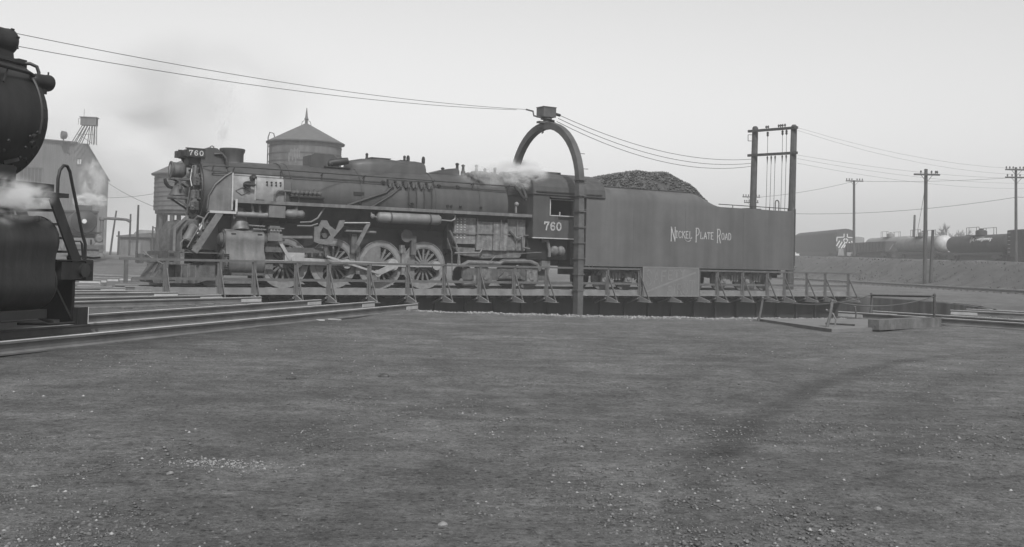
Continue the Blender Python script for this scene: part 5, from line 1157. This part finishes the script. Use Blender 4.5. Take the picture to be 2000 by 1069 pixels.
b = MB(); b.bar(PLt + Vector((-.42, -.1, -.5)), PLt + Vector((-.2, -.1, -.5)), .03, .03); b.bar(PLt + Vector((-.42, -.1, -.5)), PLt + Vector((-.42, -.1, -.85)), .03, .03); b.bar(PLt + Vector((-.42, -.1, -.85)), PLt + Vector((-.2, -.1, -.85)), .03, .03); b.build('step_iron', K['oldpole'], HF)
# wires
def wire(p0, p1, sag, label, r=.014, group=None, n=16):
    b = MB(); b.tube(catenary(p0, p1, sag, n), r, 5); tag(b.build('overhead_wire', K['wire']), label, 'wire', group)
cT = Vector((math.cos(TH), math.sin(TH), 0)); cN = Vector((-math.sin(TH), math.cos(TH), 0)); cO = Vector((0, 42, .17))
def L3(t, w, z): return cO + cT * t + cN * w + Vector((0, 0, z))
box_r = L3(ax + .6, -.1, 7.24)
for i, dz in enumerate((7.35, 7.12, 6.95)):
    wire(L3(ax + .6, -.1 + .1 * i, 7.24 - .12 * i), (PLt.x - .2, PLt.y - .2, dz), .62 + .08 * i, ('top', 'middle', 'lowest')[i] + ' sagging feed cable from the arch box to the twin-pole frame', .013, 'feed cables to the turntable arch')
wire(L3(ax - 1.0, 0, 7.34), (-13.5, 24.0, 6.66), .35, 'upper wire running from the arch box over the near locomotive', .009)
wire(L3(ax - 1.4, .1, 7.30), (-13.5, 24.0, 6.33), .35, 'lower wire running from the arch box over the near locomotive', .009)
for i, (z0, z1) in enumerate(((8.95, 11.4), (8.8, 11.0), (7.45, 9.9), (7.25, 9.6), (7.0, 9.3))):
    wire((PRt.x + .2, PRt.y, z0), (58, 88 + 3 * i, z1 + 1.2), 2.2 if i < 2 else 1.1, ('topmost', 'second', 'third', 'fourth', 'lowest')[i] + ' of the five thin wires leaving the twin-pole frame rightwards', .006, 'wires right of the twin-pole frame')
wire((30, 130, 9.9), (41.4, 125, 11.9), .3, 'wire between the two far utility poles behind the tender', .02)
wire((41.4, 125, 11.9), (75, 118, 14.5), .8, 'wire running right from the pole beside the striped car', .02)
wire((28, 110, 7.0), (48.8, 100, 8.6), .6, 'low wire crossing behind the tallest utility pole', .02)
wire((48.8, 100, 8.6), (75, 95, 9.6), .3, 'low wire continuing right from the pole at the right edge', .02)
wire((41.0, 105, 4.1), (32.8, 82, 8.2), .1, 'guy wire slanting up to the tallest utility pole', .018)
wire((-47.4, 119, 9.6), (-33.0, 96, 5.4), .25, 'guy wire slanting down from the coaling tower to the slender mast', .022)
wire((-48, 119, 7.4), (-36, 105, 7.3), .2, 'level wire from the coaling tower to the low water tank', .02)
# bare tree
def bare_tree(x, y, zb, h, label):
    t = thing('bare_tree', label, 'tree', (x, y, zb), 0); r = random.Random(5)
    b = MB(); b.tube([(0, 0, -.3), (.05, 0, h * .25), (0, .1, h * .42)], [h * .035, h * .028, h * .02], 8); b.build('trunk', K['bark'], t)
    b = MB()
    def br(p, d, L, rad, k):
        q = p + d * L; b.tube([p, p.lerp(q, .5) + Vector((r.uniform(-.05, .05), r.uniform(-.05, .05), r.uniform(0, .06))) * L, q], [rad, rad * .75, rad * .5], 4)
        if k:
            for _ in range(4 if k > 2 else 5):
                nd = (d + Vector((r.uniform(-.8, .8), r.uniform(-.8, .8), r.uniform(-.25, .55)))).normalized(); br(p.lerp(q, r.uniform(.45, 1)), nd, L * r.uniform(.55, .75), rad * .55, k - 1)
    for i in range(8):
        a = i * PI / 4 + .2; br(Vector((0, .05, h * r.uniform(.25, .42))), Vector((math.cos(a) * .8, math.sin(a) * .8, .8)).normalized(), h * .26, h * .016, 3)
    b.build('crown', K['bark'], t)
bare_tree(85.2, 200, 2.8, 8.6, 'round bare tree on the horizon above the tank cars')
bare_tree(-44, 160, .9, 5.5, 'small bare tree on the left horizon beside the low water tank')
bare_tree(-47.5, 170, .9, 5.2, 'small bare tree on the left horizon behind the tall shed')

# ================================================================== FREIGHT CARS ON THE EMBANKMENT (long axis along local y)
def bogies(t, ys, m='dark'):
    for y in ys:
        for q in (-.85, .85): b = MB(); b.cyl((-.8, y + q, .42), (.8, y + q, .42), .42, None, 16); b.build('wheelset', K[m], t)
        b = MB(); b.prism([(y - 1.2, .45), (y - .7, .75), (y + .7, .75), (y + 1.2, .45), (y + .4, .3), (y - .4, .3)], -1.05, -.92, 'yz'); b.build('truck_frame', K['grime'], t)
def box_car(name, x, y, z, L, w, h, label, arch=.45, m='car', doors=True):
    t = thing(name, label, 'rail car', (x, y, z), 0)
    hw = w / 2; b = MB(); sec_ = [(-hw, .95), (-hw, h - arch)] + [(-hw * math.cos(PI * i / 10), h - arch + arch * math.sin(PI * i / 10)) for i in range(1, 10)] + [(hw, h - arch), (hw, .95)]
    b.prism(sec_, 0, L, 'xz'); bd = b.build('body', K[m], t, 30)
    if doors:
        b = MB(); b.box(-hw - .05, -hw - .002, L * .42, L * .58, 1.0, h - arch - .1); b.build('door', K[m], t)
        for k in range(int(L / 1.2)): b = MB(); b.box(-hw - .04, -hw - .001, .2 + k * 1.2, .28 + k * 1.2, 1.0, h - arch); b.build('rib', K[m], bd)
    for k in range(6): b = MB(); b.cyl((-hw - .06, L - .3, 1.2 + .4 * k), (-hw - .06, L - .75, 1.2 + .4 * k), .03, None, 6); b.build('ladder_rung', K['rim'], t)
    b = MB(); b.box(-hw + .2, hw - .2, .2, L - .2, .7, .95); b.box(-.5, .5, .5, L - .5, .1, .7); b.box(-hw + .15, -hw + .2, 4, L - 4, .25, .95); b.build('underframe', K['dark'], t)
    bogies(t, (2.2, L - 2.2)); return t
SC = box_car('rail_car', 53.6, 166, 3.12, 24, 3.1, 4.55, 'round-roofed dark rail car with white warning stripes on its end', .8, 'car', False)
b = MB(); yy = -.03
def st(p, q, w=.13): b.bar((p[0], yy, p[1]), (q[0], yy, q[1]), .03, w, (-(q[1] - p[1]), 0, q[0] - p[0]))
for s in (-1, 1):
    st((.3 * s, 3.2), (1.35 * s, 3.15)); st((.26 * s, 3.2), (.26 * s, 3.75)); st((1.38 * s, 3.2), (1.42 * s, 2.5)); st((.1 * s, 3.0), (.4 * s, 2.7))
    for (x0, z0, x1, z1) in ((.95, 2.6, 1.45, 1.75), (.55, 2.45, 1.1, 1.45), (.1, 2.3, .7, 1.4), (.0, 2.0, .3, 1.5)): st((x0 * s, z0), (x1 * s, z1), .17)
for k in range(12):
    a, c = 2 * PI * k / 12, 2 * PI * (k + 1) / 12; st((.28 * math.cos(a), 2.62 + .28 * math.sin(a)), (.28 * math.cos(c), 2.62 + .28 * math.sin(c)), .09)
b.build('warning_stripes', K['white'], SC)
for s in (-1, 1): b = MB(); b.prism([(.2 * s, .25), (1.25 * s, .2), (1.1 * s, 1.3), (.35 * s, 1.3)], -.08, -.02); b.build('end_skirt', K['cargrey'], SC)
for s in (-1, 1): b = MB(); b.box(min(.5 * s, 1.2 * s), max(.5 * s, 1.2 * s), -.02, -.005, 2.55, 3.05); b.build('end_window', K['glass'], SC)
box_car('box_car', 53.5, 94.6, 2.22, 14, 2.9, 3.6, 'dark box car at the right edge of the photo coupled to the black tank car', .15)
box_car('box_car', 61.3, 184, 3.3, 12, 2.9, 3.7, 'small grey box car just behind the striped rail car', .2, 'cargrey')
GC = thing('gondola_car', 'low dark gondola car coupled in front of the striped rail car', 'rail car', (53.5, 143.9, 2.87), 0)
b = MB()
for (x0, x1, y0, y1) in ((-1.45, -1.37, 0, 17), (1.37, 1.45, 0, 17), (-1.37, 1.37, 0, .08), (-1.37, 1.37, 16.92, 17)): b.box(x0, x1, y0, y1, .95, 2.35)
b.box(-1.37, 1.37, .08, 16.92, .95, 1.05); b.box(-.5, .5, .3, 16.7, .1, .949); bd = b.build('body', K['car'], GC)
for k in range(14): b = MB(); b.box(-1.53, -1.452, .15 + k * 1.28, .25 + k * 1.28, .95, 2.3); b.build('rib', K['car'], bd)
for k in range(3): b = MB(); b.cyl((-.9 + k * .9, -.06, 1.2), (-.4 + k * .9, -.06, 2.0), .04, None, 6); b.build('end_brace', K['cargrey'], GC)
bogies(GC, (2, 15))
def tank_car(x, y, z, L, r, label, m, band=False, script=False):
    t = thing('tank_car', label, 'tank car', (x, y, z), 0)
    zc = 1.0 + r; b = MB(); b.lathe((0, 0, zc), (0, 1, 0), [(0, .2), (.1, r * .55), (.3, r * .85), (.55, r), (L - .55, r), (L - .3, r * .85), (L - .1, r * .55), (L, .2)], 36); sh = b.build('tank', K[m], t, 30)
    if band: b = MB(); b.lathe((0, 0, zc), (0, 1, 0), [(-.01, .2), (.09, r * .56), (.28, r * .86), (.5, r + .012), (1.25, r + .012)], 36); b.build('white_end', K['rim'], sh)
    cyy = L / 2; b = MB(); b.lathe((0, cyy, zc + r - .1), (0, 0, 1), [(0, .62), (.55, .62), (.65, .5), (.7, .2), (.85, .2), (.87, .05)], 20); b.build('dome', K[m], t)
    b = MB(); b.box(-1.0, 1.0, cyy - 1.6, cyy + 1.6, zc + r - .06, zc + r - .02); pf_ = b.build('platform', K['car'], t)
    for sx in (-1, 1):
        for yy_ in (-1.6, -.95, .95, 1.6): b = MB(); b.cyl((sx * .98, cyy + yy_, zc + r - .02), (sx * .98, cyy + yy_, zc + r + .85), .03, None, 6); b.build('rail_post', K['car'], pf_)
        b = MB(); b.cyl((sx * .98, cyy - 1.6, zc + r + .85), (sx * .98, cyy + 1.6, zc + r + .85), .028, None, 6); b.build('rail', K['car'], pf_)
    b = MB(); b.box(-1.3, 1.3, -.3, L + .3, .75, 1.0); b.box(-.5, .5, .3, L - .3, .1, .75); b.build('underframe', K['dark'], t)
    for k in range(5): b = MB(); b.lathe((0, 1.0 + k * (L - 2) / 4, zc), (0, 1, 0), [(-.04, r), (-.04, r + .015), (.04, r + .015), (.04, r)], 36, True); b.build('tank_band', K[m], sh)
    if script:
        b = MB(); rr = random.Random(2); ang = math.radians(158)
        def sp(u, v):
            a = math.radians(153) + v * .9 / r * -1; return (math.cos(a) * (r + .02), cyy + .8 - u, zc + math.sin(a) * (r + .02))
        u = 0; pts = [(0, .5), (.12, -.1), (.2, -.42), (.3, -.1), (.35, .1), (.55, .14), (.6, -.08), (.42, -.1), (.72, -.22)]
        b.tube([sp(p * 1.7, q * .9) for p, q in pts], .07, 5)
        for i in range(8):
            x0 = 1.45 + i * .5; h = .3 if i not in (3, 7) else .6
            b.tube([sp(x0, .12), sp(x0 + .1, -h * .6), sp(x0 + .3, -h * .4), sp(x0 + .2, .14), sp(x0 + .48, .02)], .055, 5)
        b.tube([sp(.8, .4), sp(2.0, .36), sp(3.2, .3)], .04, 5)
        b.build('script_lettering', K['white'], sh)
    bogies(t, (1.8, L - 1.8)); return t
tank_car(53.5, 110.2, 2.43, 15.2, 1.02, 'black tank car with white script lettering beside the box car', 'car', False, True)
tank_car(53.5, 127.0, 2.65, 15.0, 1.02, 'grey tank car with a white painted end behind the tallest utility pole', 'cargrey', True)
tank_car(61.2, 158, 2.95, 18, 1.3, 'pale tank car on the far track beyond the gondola car', 'cargrey')

# ================================================================== ROPED-OFF CORNER BESIDE THE PIT
def fpost(x0, y0, x1, y1, z1, label, m='rim', r=.03):
    b = MB(); b.tube([(x0, y0, -.15), ((x0 + x1) / 2 + .03, (y0 + y1) / 2, z1 / 2), (x1, y1, z1)], r, 8); b.ball((x1, y1, z1), r * 1.35, 8, 5)
    o = b.build('fence_post', K[m]); tag(o, label, 'post', 'posts of the rope fence beside the pit')
fpost(5.84, 24.5, 5.97, 24.5, .55, 'bent pipe post farthest left in the rope fence', 'post')
fpost(6.6, 21.72, 6.84, 22.0, .60, 'leaning pipe post standing on the concrete slab', 'post', .034)
fpost(9.55, 23.45, 9.62, 23.5, .74, 'upright post at the right end of the rope fence', 'oldpole')
fpost(9.6, 27.7, 9.66, 27.7, .64, 'post on the pit rim behind the rope fence', 'post')
fpost(8.62, 25.9, 8.62, 25.9, .34, 'short iron stub at the back corner of the slab', 'post', .022)
def rope(p0, p1, sag, label, r=.012):
    b = MB(); b.tube(catenary(p0, p1, sag, 12), r, 5); tag(b.build('rope', K['post']), label, 'rope', 'ropes strung between the fence posts')
rope((5.97, 24.5, .55), (9.66, 27.7, .62), .20, 'slack rope from the bent post to the rim post')
rope((6.84, 22.0, .60), (9.62, 23.5, .72), .16, 'slack rope from the leaning post to the upright post')
b = MB(); b.cyl((9.66, 27.7, .6), (9.62, 23.5, .71), .024, None, 8); tag(b.build('fence_rail', K['oldpole']), 'straight dark pipe rail joining the rim post and the upright post', 'rail')
b = MB(); b.prism([(5.9, 24.75), (6.6, 21.25), (7.95, 22.2), (9.05, 25.95)], -.05, .055, 'xy'); sb_ = b.build('concrete_slab', K['slab']); tag(sb_, 'pale concrete slab in the ground beside the turntable pit', 'slab')
b = MB(); b.bar((7.72, 22.0, .12), (9.75, 23.72, .13), .26, .22); o = b.build('timber_beam', K['timber']); tag(o, 'heavy weathered timber lying on the ground at the slab edge', 'timber')
b = MB(); b.bar((7.0, 22.95, .075), (7.5, 22.55, .075), .06, .035); tag(b.build('iron_bar', K['oldpole']), 'short dark iron bar lying on the concrete slab', 'bar')
b = MB(); b.tube([(6.72, 22.05, .42), (6.86, 22.0, .33), (6.92, 22.0, .2), (6.9, 22.0, .08)], .02, 6); tag(b.build('rope_tail', K['signtext']), 'loose pale rope end hanging from the leaning post', 'rope')
for x, y, a, lab in ((-3.9, 20.6, .3, 'pale splintered board lying near the rail ends'), (-3.5, 20.75, -.5, 'shorter splintered board beside the longer one near the rail ends')):
    d = Vector((math.cos(a), math.sin(a), 0)) * (.22 if a > 0 else .14); p = Vector((x, y, gz(x, y) + .02)); b = MB(); b.bar(p - d, p + d, .07, .025); tag(b.build('scrap_board', K['rim']), lab, 'board')

# ================================================================== STEAM, SMOKE AND HAZE
def puff(name, loc, sc, dens, label, alb=.98, seed=0., thr=.42, scale=1.6, rz=0., aniso=0.):
    m = bpy.data.materials.new(name); m.use_nodes = True; t = m.node_tree; t.nodes.remove(t.nodes['Principled BSDF']); N = t.nodes.new; Lk = t.links.new
    pv = N('ShaderNodeVolumePrincipled'); pv.inputs['Color'].default_value = (alb, alb, alb, 1); pv.inputs['Anisotropy'].default_value = aniso; pv.inputs['Density Attribute'].default_value = ''
    Lk(pv.outputs[0], t.nodes['Material Output'].inputs['Volume'])
    tc = N('ShaderNodeTexCoord'); ln = N('ShaderNodeVectorMath'); ln.operation = 'LENGTH'; Lk(tc.outputs['Object'], ln.inputs[0])
    fo = N('ShaderNodeMapRange'); fo.interpolation_type = 'SMOOTHSTEP'; fo.inputs[1].default_value = 1.0; fo.inputs[2].default_value = .15; fo.inputs[3].default_value = 0; fo.inputs[4].default_value = 1; Lk(ln.outputs['Value'], fo.inputs[0])
    mp = N('ShaderNodeMapping'); mp.inputs['Location'].default_value = (seed, seed * 1.7, seed * .3); Lk(tc.outputs['Object'], mp.inputs[0])
    no = N('ShaderNodeTexNoise'); no.inputs['Scale'].default_value = scale; no.inputs['Detail'].default_value = 5; no.inputs['Roughness'].default_value = .6; no.inputs['Distortion'].default_value = .6; Lk(mp.outputs[0], no.inputs['Vector'])
    ad = N('ShaderNodeMath'); ad.operation = 'MULTIPLY'; Lk(fo.outputs[0], ad.inputs[0])
    rg = N('ShaderNodeMapRange'); rg.inputs[1].default_value = thr; rg.inputs[2].default_value = thr + .25; rg.inputs[3].default_value = 0; rg.inputs[4].default_value = dens; Lk(no.outputs[0], rg.inputs[0])
    Lk(rg.outputs[0], ad.inputs[1]); Lk(ad.outputs[0], pv.inputs['Density'])
    b = MB(); b.ball((0, 0, 0), 1, 20, 12); o = b.build(name, m, None, 180); o.location = loc; o.scale = sc; o.rotation_euler = (0, 0, rz)
    return tag(o, label, 'steam' if 'steam' in name else 'smoke', None, 'stuff')
puff('steam_cloud', (-6.75, 13.55, 1.93), (.66, .55, .42), 12, 'white steam drifting over the near locomotive cylinder', .99, 1.3, .45, 1.7)
puff('steam_cloud', (-6.35, 13.6, 2.0), (.36, .35, .22), 9, 'thin tail of steam trailing right over the near locomotive cylinder', .99, 6.3, .42, 1.3)
puff('steam_cloud', (-32.9, 80.6, 5.15), (1.5, 1.0, .8), 16, 'dense white steam puff above the distant locomotive', .99, 4.1, .42, 1.9)
puff('steam_cloud', (-33.2, 81.5, 6.9), (1.3, 1.0, 2.0), 6, 'thin steam plume rising against the coaling tower wall', .99, 2.2, .45, 2.0)
q = L3(-11.9, 0, 5.5); puff('steam_cloud', q, (.38, .4, .75), 6, 'thin white wisp rising from the smokestack of locomotive 760', .99, 7.7, .42, 1.5)
q = L3(-11.75, 0, 6.6); puff('steam_cloud', q, (.6, .5, 1.0), 2.6, 'fading upper wisp above the smokestack of locomotive 760', .99, 3.7, .44, 1.6)
q = L3(-.2, -1.2, 4.45); puff('steam_cloud', q, (1.25, .5, .62), 12, 'white steam blowing across the cab roof front', .99, 3.3, .44, 1.8, TH)
q = L3(.35, -1.0, 4.75); puff('steam_cloud', q, (.9, .5, .4), 7, 'small steam curl above the cab roof edge', .99, 9.3, .42, 1.4, TH)
q = L3(-1.7, -.9, 4.5); puff('steam_cloud', q, (1.7, .6, .8), 3.2, 'faint steam veil over the turret pipes ahead of the cab', .99, 5.9, .42, 1.5, TH)
q = L3(1.5, 2.3, 4.95); puff('steam_cloud', q, (2.1, .8, .72), 9, 'pale steam hiding the far foot of the arch behind the cab roof', .99, 8.2, .36, 1.3, TH)
puff('smoke_plume', (-27, 70, 8.0), (10, 5, 5.5), .22, 'grey smoke drifting low beside the coaling tower', .30, 2.9, .40, 1.4)
puff('smoke_plume', (-21, 70, 12.5), (10, 5, 5.0), .12, 'faint upper smoke drifting above locomotive 760', .30, 5.1, .40, 1.4)
hz = MB(); hz.box(-1000, 1000, -1000, 1050, -3.2, 18.6)
hm = bpy.data.materials.new('yard_haze'); hm.use_nodes = True; t = hm.node_tree; t.nodes.remove(t.nodes['Principled BSDF'])
pv = t.nodes.new('ShaderNodeVolumePrincipled'); pv.inputs['Color'].default_value = (.97, .97, .97, 1); pv.inputs['Density'].default_value = .0013; pv.inputs['Density Attribute'].default_value = ''; pv.inputs['Anisotropy'].default_value = .0
t.links.new(pv.outputs[0], t.nodes['Material Output'].inputs['Volume'])
o = hz.build('haze', hm); tag(o, 'thin pale smoky haze hanging over the whole yard', None, None, 'stuff')
